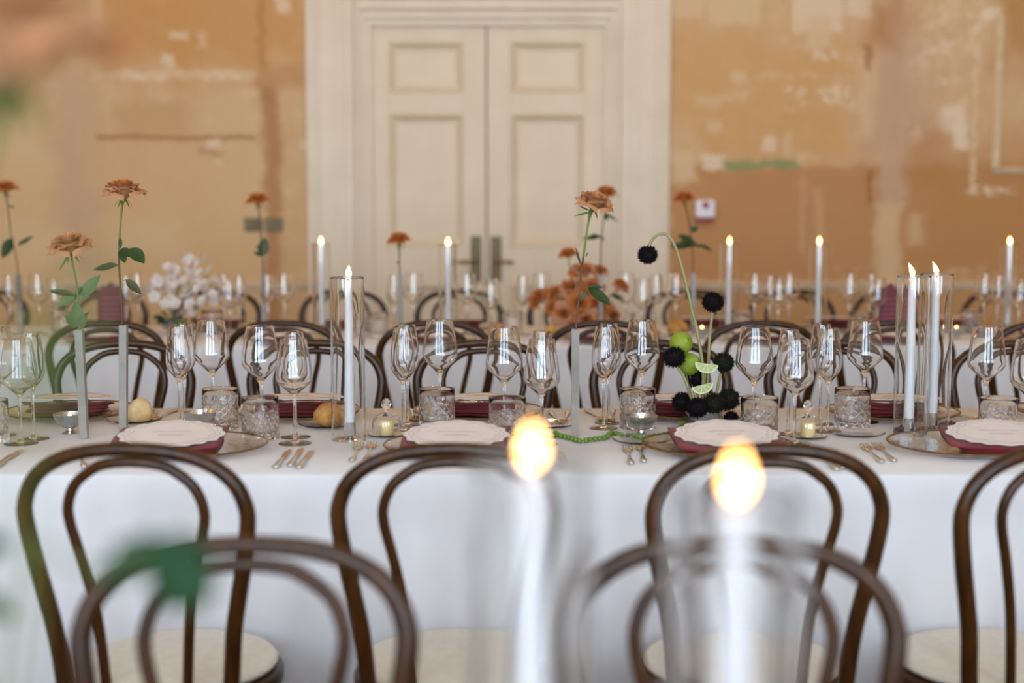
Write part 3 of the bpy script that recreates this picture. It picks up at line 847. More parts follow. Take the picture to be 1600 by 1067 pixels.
def candle(loc, where, lean=0.0, fr=.0066, fh=.029, cyl=True, group='', dx=0.0):
    h = empty('candle_holder', loc, 0, 'silver disc candle holder ' + where, 'candle holder', 'candle holders ' + group)
    put('holder_base', ME_HB, None, h); put('holder_cup', ME_HC, None, h)
    c = empty('taper_candle', Vector(loc) + Vector((0, 0, .0004)), 0, 'lit white taper candle ' + where, 'candle', 'lit taper candles ' + group)
    put('wax', ME_WAX, None, c); put('wick', ME_WICK, None, c)
    put('flame', flame_mesh(fr, fh, lean), M['flame'], c, (.0006, 0, .3715))
    if cyl:
        o = put('glass_cylinder', ME_CYL, None, None, Vector(loc) + Vector((dx, 0, 0)))
        tag(o, 'clear glass cylinder shielding the taper ' + where, 'candle shade', 'glass cylinders ' + group)
gm = 'on the middle table'
candle(tz(547, 687), 'alone at left of centre on the middle table', .04, .0066, .030, group=gm, dx=-.003)
candle(tz(1419, 680), 'the left one of the two close together at right', -.32, .0064, .033, group=gm, dx=.004)
candle(tz(1456, 671), 'the right one of the two close together at right', -.32, .0064, .033, group=gm, dx=.002)
gf = 'on the far table'
for px, fy, wh in [(502, 373, 'on the far table before the left door frame'), (700, 380, 'on the far table just left of the door handles'), (1139, 373, 'on the far table nearest the nodding dark flower'),
                   (1279, 374, 'on the far table alone before the brown plaster'), (1576, 374, 'on the far table by the right edge')]:
    d = ray(px, fy); t = (TZ + .386 - CAM_Z) / d.z
    y = min(max(d.y * t, Y_FF + .385), Y_FF + .53)
    candle(((px - 800) / FPX * y, y, TOP), wh, 0, .0085, .034, group=gf)
gn = 'in the foreground'
for (px, fy, wh) in [(830, 697, 'blurred in the foreground left of centre'), (1151, 742, 'blurred in the foreground right of centre')]:
    d = ray(px, fy); t = (TZ + .386 - CAM_Z) / d.z
    candle((d.x * t, d.y * t, TOP), wh, 0, .0068, .028, group=gn)

# tealights in footed silver bowls
ME_TB = lathe('bowl', [(0, .0125), (.006, .0125), (.018, .016), (.030, .026), (.0365, .039), (.0385, .0475), (.0378, .0478), (.0355, .040), (.029, .028), (.017, .0185), (0, .0165)], 36, M['brushed'])
ME_TF = lathe('foot', [(0, 0), (.019, 0), (.0195, .001), (.014, .004), (.008, .008), (.007, .0123), (0, .0123)], 28, M['silver'])
ME_TLC = lathe('cup', [(0, 0), (.0175, 0), (.018, .001), (.018, .013), (.0176, .0132), (.0174, .0015), (0, .0012)], 24, M['silver'])
ME_TLW = lathe('wax', [(0, .0016), (.0171, .0016), (.0171, .0105), (0, .010)], 24, M['wax'])
ME_TFL = flame_mesh(.0046, .017)
ME_TFL.materials.append(M['flame'])
def tealight(loc, where, sc=1.0):
    o = empty('tealight_bowl', loc, 0, 'footed silver tealight bowl ' + where, 'candle holder', 'silver tealight bowls')
    put('bowl', ME_TB, None, o); put('foot', ME_TF, None, o)
    t = empty('tealight', Vector(loc) + Vector((0, 0, .0245)), 0, 'small lit tealight inside the silver bowl ' + where, 'candle', 'lit tealights')
    put('cup', ME_TLC, None, t); put('wax', ME_TLW, None, t); put('flame', ME_TFL, None, t, (0, 0, .0115))
tealight(tz(110, 677), 'behind the leaning left bud vase')
tealight(tz(313, 674), 'before the left pair of slim glasses')
tealight(tz(1002, 680), 'beside the green bead garland')
tealight(Vector(((560 - 800) / FPX * 5.75, 5.75, TOP)), 'on the far table left of the door')
tealight(Vector(((1098 - 800) / FPX * 5.7, 5.7, TOP)), 'on the far table behind the limes')
tealight(Vector(((1497 - 800) / FPX * 5.7, 5.7, TOP)), 'on the far table right of the twin tapers')

# ================================================================== PLACE SETTINGS
ME_CH = lathe('plate', [(0, .0016), (.10, .0016), (.125, .003), (.150, .010), (.1630, .0150), (.1630, .0185), (.148, .0135), (.122, .0062), (.10, .0048), (0, .0048)], 64, M['smoke'])
ME_CHR = lathe('rim', [(.1632, .0148), (.1668, .0155), (.1678, .0175), (.1665, .0195), (.1632, .0190)], 64, M['bronze'], closed=True)
ME_CHF = lathe('foot_ring', [(.098, 0), (.101, 0), (.101, .0014), (.098, .0014)], 48, M['smoke'], closed=True)
def napkin_mesh(seed):
    R = random.Random(seed)
    parts = []
    nl = 4
    for li in range(nl):
        L = (.078, .090, .092, .102)[li] + R.uniform(-.006, .006)
        D = (.044, .060, .065, .070)[li] + R.uniform(-.002, .002)
        z0 = li * .0098
        hgt = .0122
        ox, oy = R.uniform(-.004, .004), R.uniform(-.003, .003)
        nu, ns = 20, 12
        vs, fs = [], []
        for i in range(nu + 1):
            u = -1 + 2 * i / nu
            lift = .005 * (abs(u) ** 3) * (li / (nl - 1)) + .0012 * math.sin(5 * u + li)
            for s in range(ns):
                a = 2 * PI * s / ns
                ca, sa = math.cos(a), math.sin(a)
                y = D * (abs(ca) ** .55) * (1 if ca >= 0 else -1) * (1 - .12 * abs(u) ** 4)
                z = z0 + hgt / 2 + hgt / 2 * (abs(sa) ** .8) * (1 if sa >= 0 else -1) * (1 - .35 * abs(u) ** 6) + lift
                z *= .75 + .28 * y / .07
                vs.append((u * L + ox + .006 * math.sin(22 * y + li * 1.7) * abs(u), y + oy, max(.0002, z)))
        for i in range(nu):
            for s in range(ns):
                fs.append((i * ns + s, (i + 1) * ns + s, (i + 1) * ns + (s + 1) % ns, i * ns + (s + 1) % ns))
        fs.append(tuple(range(ns))); fs.append(tuple(reversed(range(nu * ns, (nu + 1) * ns))))
        parts.append((vs, fs))
    return parts
NAP = []
for sd in (1, 2, 3):
    ps = napkin_mesh(sd)
    NAP.append([mesh('fold', v, f, True, M['napkin']) for v, f in ps])
def card_geo():
    n = 96
    def out(k):
        a = 2 * PI * k / n
        c, s = math.cos(a), math.sin(a)
        r = 1 + .035 * math.cos(16 * a) + .10 * max(0, abs(c)) ** 10 + .05 * abs(s) ** 12
        return .102 * r * (abs(c) ** .9) * (1 if c >= 0 else -1), .084 * r * (abs(s) ** .85) * (1 if s >= 0 else -1)
    vs, fs = [], []
    def zz(x): return .0022 * math.cos(x * 16)
    for lev, fac in ((0, 1.0), (.0012, 1.0), (.0013, .88), (.0013, .45)):
        for k in range(n):
            x, y = out(k)
            vs.append((x * fac, y * fac, lev + zz(x * fac)))
    vs.append((0, 0, .0013 + zz(0)))
    for q in range(3):
        for k in range(n):
            k2 = (k + 1) % n
            fs.append((q * n + k, q * n + k2, (q + 1) * n + k2, (q + 1) * n + k))
    for k in range(n): fs.append((3 * n + k, 3 * n + (k + 1) % n, 4 * n))
    fs.append(tuple(reversed(range(n))))
    card = mesh('card', vs, fs, False, M['card'])
    # printed scroll border and two lines of script, thin raised ink
    bd = []
    for fac in (.90, .80):
        pts = []
        for k in range(0, n):
            a = 2 * PI * k / n
            x, y = out(k)
            f = fac + (.025 * math.sin(12 * a) if fac < .85 else 0)
            pts.append((x * f, y * f, .0014 + zz(x * f)))
        bd.append(tube_geo(pts, .0005, 4, closed=True))
    border = mesh('border', *join_geo(bd), True, M['ink'])
    R = random.Random(4)
    lt = []
    for yy, x0, x1, am in ((.008, -.042, .042, .0045), (-.014, -.026, .026, .0025)):
        pts = []
        m = 46
        for k in range(m):
            t = k / (m - 1)
            pts.append((x0 + (x1 - x0) * t + .002 * math.sin(k * 1.7), yy + am * math.sin(k * 1.9) * R.uniform(.3, 1), .0014 + zz(x0 + (x1 - x0) * t)))
        lt.append(tube_geo(pts, .00055, 4))
    script = mesh('lettering', *join_geo(lt), True, M['ink'])
    return card, border, script
ME_CARD, ME_BORDER, ME_SCRIPT = card_geo()
def setting(loc, rz, where, k, grp, dx=0.0, nrot=0.0, crot=0.0, cdx=0.0, far=False):
    loc = Vector(loc)
    c = empty('charger_plate', loc, rz, 'gilt rimmed charger plate ' + where, 'plate', 'glass charger plates ' + grp)
    put('plate', ME_CH, None, c); put('rim', ME_CHR, None, c); put('foot_ring', ME_CHF, None, c)
    nk = empty('folded_napkin', loc + Vector((dx, -.015 if far else -.052, .0058)), nrot + (PI if far else 0), 'folded burgundy napkin ' + where, 'napkin', 'burgundy napkins ' + grp)
    for me in NAP[k % 3]:
        q = put('fold', me, None, nk)
        if not far: q.scale = (1.10, 1.30, 1.12)
    cd_ = empty('menu_card', loc + Vector((dx + cdx, -.015 if far else -.052, .0058 + (.0455 if far else .0405))), nrot + crot + (PI if far else 0), 'ivory menu card ' + where, 'card', 'menu cards ' + grp)
    cd_.rotation_euler = (math.radians(2.5 if far else 9.4), 0, cd_.rotation_euler.z)
    put('card', ME_CARD, None, cd_); put('border', ME_BORDER, None, cd_); put('lettering', ME_SCRIPT, None, cd_)
gs = 'on the middle table'
setting(tz(299, 705), .1, 'behind the leftmost near chair back', 0, gs, -.03, .06)
setting(tz(718, 705), 0, 'behind the chair back at the left blurred candle', 1, gs, -.005, -.05)
setting(tz(1121, 704), .2, 'left of the right blurred flame', 2, gs, .012, .10)
setting(tz(1506, 703), .3, 'in front of the twin tapers at right', 0, gs, .06, -.08)
setting(tz(112, 650), .1, 'at far left beyond the leaning bud vase', 1, gs, 0.0, .1, far=True)
setting(tz(470, 650), .4, 'on the far side left of the lone taper', 2, gs, -.005, 0, far=True)
setting(tz(748, 650), 0, 'on the far side behind the tumbler of the left butter dome', 0, gs, .01, -.12, far=True)
setting(tz(1085, 650), 0, 'on the far side behind the dark flowers and limes', 1, gs, -.02, .05, far=True)
setting(tz(1394, 651), .7, 'on the far side behind the twin tapers', 2, gs, .01, -.05, far=True)
setting(tz(1690, 651), 0, 'on the far side beyond the right edge', 0, gs, far=True)
gsf = 'on the far table'
for i, px in enumerate([163, 442, 680, 945, 1190, 1402, 1640]):
    y = Y_FF + .175
    setting(((px - 800) / FPX * y, y, TOP), i * .3, '%s from the left on the near side of the far table' % ORD[i], i, gsf)
for i, px in enumerate([160, 340, 536, 717, 1105, 1300, 1500]):
    y = Y_FB - .175
    setting(((px - 800) / FPX * y, y, TOP), i * .3, '%s from the left on the door side of the far table' % ORD[i], i + 1, gsf, far=True)

# --- cutlery
def blade_geo():
    pts = [(-.006, 0), (-.007, .03), (-.0085, .07), (-.006, .098), (.001, .112), (.0055, .09), (.0062, .04), (.006, 0)]
    n = len(pts)
    vs = [(x, y, .0016) for x, y in pts] + [(x, y, .003) for x, y in pts]
    fs = [tuple(range(n - 1, -1, -1)), tuple(range(n, 2 * n))] + [(i, (i + 1) % n, n + (i + 1) % n, n + i) for i in range(n)]
    return vs, fs
def flat_tube(pts, rad, n=10, fz=.45):
    v, f = tube_geo(pts, rad, n)
    mz = sum(q[2] for q in pts) / len(pts)
    return [(a.x, a.y, max(.0003, (a.z - mz) * fz + a.z * 0 + mz)) for a in v], f
ME_KB = mesh('blade', *blade_geo(), False, M['cutlery'])
ME_KH = mesh('handle', *flat_tube(catmull([(0, .0, .0045), (0, -.02, .0045), (0, -.06, .0045), (0, -.1, .0045), (0, -.112, .0045)], 4), [.0048, .0045, .006, .0088, .0065], 12), True, M['silver'])
ME_FH = mesh('handle', *flat_tube(catmull([(0, .035, .005), (0, .0, .0045), (0, -.05, .004), (0, -.09, .004), (0, -.105, .004)], 4), [.0032, .003, .0045, .0082, .006], 10), True, M['silver'])
def fork_head():
    P = [flat_tube(catmull([(0, .034, .005), (0, .045, .004), (0, .06, .004)], 3), [.0035, .009, .0115], 10, .25)]
    for x in (-.0096, -.0032, .0032, .0096):
        P.append(tube_geo([(x, .056, .004), (x, .08, .006), (x * .95, .104, .0075)], [.0019, .0017, .0010], 6))
    return mesh('tines', *join_geo(P), True, M['cutlery'])
ME_FT = fork_head()
def spoon_bowl():
    me = lathe('bowl', [(0, 0), (.4, .06), (.8, .26), (1, .55), (.97, .58), (.76, .32), (.38, .13), (0, .07)], 20)
    for v in me.vertices:
        v.co = Vector((v.co.x * .019, .065 + v.co.y * .029, .0005 + v.co.z * .013))
    me.materials.append(M['cutlery']); return me
ME_SB = spoon_bowl()
def knife(loc, rz, lb, grp):
    o = empty('table_knife', loc, rz, lb, 'knife', grp)
    put('blade', ME_KB, None, o); put('handle', ME_KH, None, o)
def fork(loc, rz, lb, grp):
    o = empty('table_fork', loc, rz, lb, 'fork', grp)
    put('tines', ME_FT, None, o); put('handle', ME_FH, None, o)
def spoon(loc, rz, lb, grp):
    o = empty('table_spoon', loc, rz, lb, 'spoon', grp)
    put('bowl', ME_SB, None, o); put('handle', ME_FH, None, o)
def lie(maker, tip, end, off_tip, off_end, lb, grp):
    """lay a piece between two picture points: tip and handle end"""
    a, b = tz(*tip), tz(*end)
    d = (a - b); d.z = 0; d.normalize()
    mid = (a + b) / 2 - d * (off_tip - off_end) / 2
    maker(mid, math.atan2(-d.x, d.y), lb, grp)
for tip, end, lb in [((453, 704), (430, 733), 'left knife of the trio lying left of the lone taper foot'), ((474, 699), (451, 733), 'middle and longest looking knife of the trio left of the lone taper'),
                     ((488, 705), (467, 733), 'right knife of the trio lying left of the lone taper foot'), ((877, 709), (886, 732), 'knife peeking out right of the left blurred flame'),
                     ((1283, 711), (1302, 731), 'left knife of the three behind the right blurred flame chair'), ((1294, 709), (1313, 731), 'middle knife of the three behind the right blurred flame chair'),
                     ((1306, 707), (1324, 731), 'right knife of the three behind the right blurred flame chair'), ((36, 703), (-8, 733), 'upper knife lying at the left edge of the middle table'),
                     ((25, 709), (-22, 738), 'lower knife lying at the left edge of the middle table')]:
    lie(knife, tip, end, .112, .112, lb, 'table knives on the middle table')
for tip, end, lb in [((563, 693), (548, 726), 'left fork beside the chair back under the left butter dome'), ((584, 690), (570, 726), 'right fork beside the chair back under the left butter dome'),
                     ((979, 697), (987, 731), 'left fork of the pair below the third tealight'), ((997, 691), (1008, 731), 'right fork of the pair below the third tealight'),
                     ((1344, 693), (1384, 730), 'left fork of the pair before the rightmost charger'), ((1361, 690), (1406, 730), 'right fork of the pair before the rightmost charger'),
                     ((120, 702), (134, 736), 'fork glimpsed under the arch of the leftmost near chair')]:
    lie(fork, tip, end, .105, .105, lb, 'table forks on the middle table')
for (px, py, rz, fn, lb) in [(240, 652, PI + .2, spoon, 'left golden spoon beyond the bread roll at far left'), (258, 650, PI - .1, fork, 'fork beyond the bread roll at far left'),
                             (868, 655, PI + .1, fork, 'left fork beyond the left blurred flame'), (884, 655, PI - .1, fork, 'right fork beyond the left blurred flame'),
                             (645, 651, PI + .1, spoon, 'left spoon lying beyond the left butter dome'), (655, 651, PI - .1, spoon, 'right spoon lying beyond the left butter dome'),
                             (932, 652, PI + .2, spoon, 'spoon lying beyond the third bud vase'), (957, 652, PI - .1, fork, 'fork lying beyond the third bud vase'),
                             (1496, 652, PI + .5, fork, 'left fork beyond the twin tapers'), (1510, 652, PI + .5, fork, 'right fork beyond the twin tapers')]:
    fn(tz(px, py), rz, lb, 'far side cutlery on the middle table')

# --- butter domes, bread, small plates
ME_SP = lathe('bread_plate', [(0, .001), (.042, .001), (.055, .004), (.066, .009), (.0668, .0096), (.066, .0108), (.054, .0068), (.042, .0032), (0, .0032)], 44, M['plate_glass'])
def bread_plate(loc, lb):
    o = put('bread_plate', ME_SP, None, None, loc)
    return tag(o, lb, 'plate', 'small glass bread plates')
def butter(loc, where):
    o = empty('butter_dish', loc, 0, 'domed glass butter dish with ball knob ' + where, 'butter dish', 'glass butter dishes')
    put('plate', lathe('plate', [(0, .001), (.03, .001), (.044, .005), (.045, .0065), (.043, .0075), (.03, .004), (0, .004)], 36), M['glass'], o)
    put('dome', lathe('dome', [(.0330, .0078), (.0335, .03), (.0315, .040), (.026, .049), (.014, .056), (.005, .0595), (0, .0600), (0, .0585), (.004, .058), (.013, .0546), (.0248, .048), (.030, .0395), (.0318, .03), (.0313, .0078)], 36, closed=False), M['glass'], o)
    put('knob', lathe('knob', [(0, .0602), (.006, .0602), (.0045, .064), (.009, .068), (.0118, .076), (.010, .084), (.005, .089), (0, .0902)], 20), M['cut'], o)
    b = put('butter', lathe('butter', [(0, 0), (.0165, 0), (.017, .0008), (.017, .032), (.016, .034), (0, .0345)], 28), M['butter'], None, Vector(loc) + Vector((0, 0, .0042)))
    tag(b, 'pale butter round under the glass dome ' + where, 'butter', 'butter rounds')
butter(tz(604, 682), 'right of the lone taper')
butter(tz(1262, 685), 'right of the dark flower bowl')
def roll_mesh(seed, rx, ry, rz_):
    bm = bmesh.new()
    bmesh.ops.create_icosphere(bm, subdivisions=4, radius=1)
    R = random.Random(seed)
    fr = [(Vector((R.gauss(0, 1), R.gauss(0, 1), R.gauss(0, 1))) * 2.8, R.uniform(0, 6)) for _ in range(8)]
    for v in bm.verts:
        n = v.co.copy()
        s = 1 + .028 * sum(math.sin(k.dot(n) + q) for k, q in fr)
        c = v.co * s
        c.z *= 1 - .05 * math.sin(3 * c.x + seed) * math.cos(4 * c.y)
        if c.z > .2: c.z += .08 * math.exp(-(c.x * 3) ** 2)
        z = c.z * rz_ + rz_ * .80
        v.co = (c.x * rx, c.y * ry, max(0, z))
    me = bpy.data.meshes.new('bread_roll'); bm.to_mesh(me); bm.free()
    me.polygons.foreach_set('use_smooth', [True] * len(me.polygons))
    return me
bread_plate(tz(210, 660), 'small glass plate under the pale bread roll')
tag(put('bread_roll', roll_mesh(3, .031, .034, .031), M['bread_pale'], None, tz(219, 661) + Vector((0, 0, .0042))), 'pale floury bread roll behind the second bud vase', 'bread roll')
bread_plate(tz(509, 667), 'small glass plate under the golden bread roll')
tag(put('bread_roll', roll_mesh(5, .038, .036, .030), M['bread'], None, tz(515, 668) + Vector((0, 0, .0042))), 'golden crusty bread roll left of the lone taper', 'bread roll')
bread_plate(tz(1338, 681), 'empty small glass plate between the right butter dome and twin tapers')
bread_plate(tz(1002, 692), 'empty small glass plate in front of the third silver tealight')
bread_plate(tz(857, 667), 'empty small glass plate beyond the left blurred flame')
for i, (px, y, sc) in enumerate([(775, 5.78, 1), (862, 5.72, .9), (1060, 5.8, 1.2), (1020, 5.7, .8), (1465, 6.0, 1), (655, 5.95, .8), (1540, 6.05, .9)]):
    X = (px - 800) / FPX * y
    pl_ = bread_plate(Vector((X, y, TOP)), ORD[i] + ' small glass bread plate from the left on the far table')
    pl_['group'] = 'far table bread plates'
    o = put('bread_roll', roll_mesh(10 + i, .036 * sc, .036 * sc, .03 * sc), M['bread'], None, (X, y, TOP + .0042))
    tag(o, 'golden bread roll on the %s bread plate of the far table' % ORD[i], 'bread roll', 'far table bread rolls')

# ================================================================== ROSES
def petal_mesh(t, seed, m):
    """t 0 = tight centre, 1 = outermost reflexed petal; built round +Z, opening towards +X"""
    R = random.Random(seed)
    nu, nv = 8, 6
    vs, fs = [], []
    phi = 1.25 - .62 * t                      # half wrap angle
    r0 = .004 + .004 * t
    ln = .040 + .012 * t
    lean0 = .04 + .72 * t + (.20 if t > .84 else 0)        # lean of the petal from vertical at its foot
    lean1 = .10 + .80 * t + (.30 if t > .84 else 0) + R.uniform(-.16 - .14 * t, .16 + .14 * t)   # and at its lip
    tw = R.uniform(-.12, .12)
    curve = []
    r, z = r0, .004 - .006 * t
    for j in range(nv + 1):
        v = j / nv
        a = lean0 + (lean1 - lean0) * v ** 1.4 if v < .8 else lean1 + (1.3 * t) * (v - .8) / .2
        if j: r += math.sin(a) * ln / nv; z += math.cos(a) * ln / nv
        curve.append((r, z, v))
    for r, z, v in curve:
        wid = min(1.0, .35 + 1.15 * math.sin(v * PI * .62))
        for i in range(nu + 1):
            u = -1 + 2 * i / nu
            a = u * phi * wid
            drop = .0055 * (u * u) * v ** 3 * (1 + t)
            ruff = (.0012 + .0014 * t) * math.sin(5 * u + seed) * v ** 2
            rr = r + ruff + (.004 * t * abs(u) ** 3 * v ** 2)
            point = .004 * t * max(0, 1 - abs(u) * 3) * v ** 4
            vs.append(((rr + point) * math.cos(a + tw * v), (rr + point) * math.sin(a + tw * v), z - drop + ruff * .6))
    for j in range(nv):
        for i in range(nu):
            q = j * (nu + 1) + i
            fs.append((q, q + 1, q + nu + 2, q + nu + 1))
    return mesh('petal', vs, fs, True, m)
NPET = 30
def petal_set(outer, inner, seed):
    out = []
    for i in range(NPET):
        t = (i / (NPET - 1)) ** .85
        out.append((petal_mesh(t, seed + i, inner if t < .34 or i % 5 == 2 else outer), i * 2.39996, t))
    return out
PS_A = petal_set(M['petal'], M['petal_in'], 10)
PS_B = petal_set(M['petal'], M['petal'], 60)
def joined_rose(name, outer, inner, seed, n=18):
    V, F, MI = [], [], []
    R = random.Random(seed)
    for i in range(n):
        t = (i / (n - 1)) ** .85
        me = petal_mesh(t, seed + i, outer)
        a = i * 2.39996
        o = len(V)
        V += [(v.co.x * math.cos(a) - v.co.y * math.sin(a), v.co.x * math.sin(a) + v.co.y * math.cos(a), v.co.z) for v in me.vertices]
        for p in me.polygons:
            F.append(tuple(q + o for q in p.vertices)); MI.append(1 if t < .4 or i % 4 == 1 else 0)
        bpy.data.meshes.remove(me)
    me = mesh(name, V, F, True)
    me.materials.append(outer); me.materials.append(inner)
    me.polygons.foreach_set('material_index', MI)
    return me
ME_ROSE = [joined_rose('blossom', M['petal_far'], M['petal_in'], 200), joined_rose('blossom', M['petal_pale'], M['petal_far'], 300)]
def leaf_geo(L, W, curl=.3, fold=.25, tip=1.0):
    nu, nv = 4, 8
    vs, fs = [], []
    for j in range(nv + 1):
        v = j / nv
        wd = W / 2 * (math.sin(PI * v ** .85) ** .8 if 0 < v < 1 else 0.02)
        for i in range(nu + 1):
            u = -1 + 2 * i / nu
            vs.append((u * wd, v * L, -curl * L * v * v + fold * abs(u) * wd + .02 * L * math.sin(9 * v) * abs(u)))
    for j in range(nv):
        for i in range(nu):
            q = j * (nu + 1) + i
            fs.append((q, q + 1, q + nu + 2, q + nu + 1))
    return vs, fs
def leaf_mesh(m, L, W, **k):
    return mesh('leaf', *leaf_geo(L, W, **k), True, m)
def orient(direction, up):
    """rotation taking +Y to direction and +Z towards up"""
    y = Vector(direction).normalized()
    z = Vector(up) - y * Vector(up).dot(y)
    z = z.normalized() if z.length > 1e-5 else y.orthogonal().normalized()
    x = y.cross(z)
    return Matrix((x, y, z)).transposed().to_euler()
def calyx_geo(sc=1.0):
    P = []
    bulb = lathe('calyx', [(0, -.012), (.003, -.011), (.0055, -.006), (.0058, -.001), (.004, .002), (0, .002)], 12)
    P.append(([v.co.copy() for v in bulb.vertices], [tuple(p.vertices) for p in bulb.polygons]))
    for k in range(5):
        a = k * 2 * PI / 5 + .3
        v, f = leaf_geo(.030, .006, curl=.5, fold=.1)
        rot = Matrix.Rotation(a, 3, 'Z') @ Matrix.Rotation(-.35, 3, 'X')
        P.append(([rot @ Vector(q) for q in v], f))
    return join_geo(P)
ME_CALYX = mesh('calyx', *calyx_geo(), True, M['stem'])
def rose(px_path, Y, head, head_sc, leaves, label, stem_mat, detail=True, tilt=(0, 0), group='single roses in bud vases', pset=None, rs=.0026, variant=0):
    """px_path: picture points of the stem from the vase up; leaves: (foot px, tip px, width factor, material, depth offset)"""
    pts = [at_y(x, y, Y) for x, y in px_path]
    base = Vector((pts[0].x, Y, pts[0].z))
    root = empty('rose', base, 0, label, 'flower', group)
    loc = [q - base for q in catmull(pts, 5)]
    if isinstance(stem_mat, tuple):
        cut = int(len(loc) * stem_mat[2])
        put('stem', tube('stem', loc[:cut + 1], rs * .9, 8), stem_mat[0], root)
        put('flower_stalk', tube('flower_stalk', loc[cut:], [rs * .9, rs * .9, rs * 1.25], 8), stem_mat[1], root)
    else: put('stem', tube('stem', loc, [rs * 1.0, rs * .85, rs * .85, rs], 8), stem_mat, root)
    hp = at_y(head[0], head[1], Y) - base
    e = (tilt[0], tilt[1], random.uniform(0, 6))
    Rm = Matrix.Rotation(tilt[1], 4, 'Y') @ Matrix.Rotation(tilt[0], 4, 'X')
    cx = put('calyx', ME_CALYX, None, root, hp)
    cx.rotation_euler = Rm.to_euler(); cx.scale = (head_sc,) * 3
    if detail:
        bl = empty('blossom', hp)
        bl.parent = root
        for me, a, t in (pset or PS_A):
            q = put('petal', me, None, bl)
            q.rotation_euler = (Rm @ Matrix.Rotation(a, 4, 'Z')).to_euler()
            q.scale = (head_sc,) * 3
    else:
        q = put('blossom', ME_ROSE[variant], None, root, hp)
        q.rotation_euler = Rm.to_euler(); q.scale = (head_sc,) * 3
    for (fx, fy), (tx, ty), wd, m, dy in leaves:
        a = at_y(fx, fy, Y) - base
        b = at_y(tx, ty, Y) - base + Vector((0, dy, 0))
        L = (b - a).length
        lf = put('leaf', leaf_mesh(m, L, L * wd, curl=random.uniform(.0, .16), fold=.3), None, root, a)
        lf.rotation_euler = orient(b - a, (0.25, -.75, .55))
    return root
def bud_vase(base_px, top_px, Y, label, h=.252, group='square acrylic bud vases', wdt=.0178):
    a = Vector((at_z(base_px[0], base_px[1], TOP).x, Y, TOP))
    b = at_y(top_px[0], top_px[1], Y)
    ang = math.atan2(b.x - a.x, b.z - a.z)
    r = empty('bud_vase', a, 0, label, 'vase', group)
    r.rotation_euler = (0, 0, 0)
    hw, hi = wdt / 2, .0052
    H = (b - a).length
    vs, fs = [], []
    def ring(q, z): return [(-q, -q, z), (q, -q, z), (q, q, z), (-q, q, z)]
    sh = math.tan(ang)
    for q, z in ((hw, 0), (hw, H), (hi, H), (hi, .012)):
        vs += [(x + z * sh, y, z) for x, y, z in ring(q, z)]
    for k in range(3):
        for i in range(4):
            j = (i + 1) % 4
            fs.append((k * 4 + i, k * 4 + j, k * 4 + 4 + j, k * 4 + 4 + i))
    fs.append((3, 2, 1, 0)); fs.append((12, 13, 14, 15))
    put('tube', mesh('tube', vs, fs, False), M['acrylic'], r)
    rim = [(x + (H + .0002) * sh, y, z) for q, z in ((hw, H + .0002), (hw, H + .0012), (hi, H + .0012), (hi, H + .0002)) for x, y, z in ring(q, z)]
    rf = [(k * 4 + i, k * 4 + (i + 1) % 4, ((k + 1) % 4) * 4 + (i + 1) % 4, ((k + 1) % 4) * 4 + i) for k in range(4) for i in range(4)]
    put('rim', mesh('rim', rim, rf, False), M['acrylic'], r)
LF, LR, LE = M['leaf'], M['leaf_red'], M['euc']
V1, V2, V3 = tz(132, 685).y, tz(193, 672).y, tz(899, 680).y
bud_vase((132, 685), (124, 516), V1, 'tall square acrylic bud vase leaning slightly left, at far left')
bud_vase((193, 672), (193, 509), V2, 'tall upright square acrylic bud vase holding the tallest left rose')
bud_vase((899, 680), (899, 515), V3, 'tall square acrylic bud vase left of the limes and dark flowers')
rose([(124, 580), (124, 515), (123, 480), (119, 440), (113, 410), (111, 396)], V1, (111, 394), .98,
     [((120, 462), (77, 451), .26, LR, -.01), ((118, 464), (94, 476), .5, LE, -.02), ((120, 460), (128, 448), .5, LF, .0), ((122, 508), (121, 470), .5, LE, -.012),
      ((122, 510), (106, 492), .75, LE, -.02), ((124, 511), (139, 493), .7, LE, -.02), ((124, 500), (138, 487), .25, LR, .01),
      ((123, 470), (151, 428), .38, LE, .02), ((121, 460), (146, 454), .30, LE, .02), ((108, 398), (90, 424), .12, M['stem'], .005)],
     'wide open caramel rose over eucalyptus leaves in the leaning left bud vase', M['stem'], tilt=(.28, -.10), pset=PS_B)
rose([(192, 590), (191, 508), (190, 470), (187, 430), (186, 400), (187, 370), (190, 330), (192, 312)], V2, (193, 309), .98,
     [((185, 414), (146, 420), .32, LR, -.01), ((188, 390), (199, 411), .5, LF, -.02), ((190, 388), (210, 402), .55, LF, -.015), ((203, 388), (229, 411), .62, LF, -.02),
      ((197, 437), (223, 460), .42, LR, -.01), ((188, 372), (190, 388), .35, LF, -.01), ((190, 440), (199, 436), .12, M['stem_dark'], 0)],
     'tall caramel rose with drooping sepals in the second bud vase from the left', (M['stem_dark'], M['stem'], .6), tilt=(.12, .06))
rose([(901, 600), (900, 515), (902, 490), (906, 450), (909, 420), (913, 390), (919, 350), (924, 331)], V3, (926, 326), .90,
     [((908, 417), (899, 386), .14, M['stem_dark'], -.01), ((915, 402), (919, 393), .16, M['stem_dark'], -.01), ((919, 449), (942, 447), .32, LF, -.01), ((919, 450), (953, 476), .44, LF, -.02),
      ((917, 453), (907, 470), .34, LF, -.005), ((909, 443), (919, 450), .12, M['stem_dark'], 0), ((922, 332), (897, 336), .16, M['stem'], -.01), ((922, 330), (904, 320), .16, M['stem'], -.01)],
     'peach caramel rose in the bud vase before the right door leaf', (M['stem_dark'], M['stem'], .66), tilt=(.22, .25), pset=PS_B)
gfr = 'single roses on the far table'
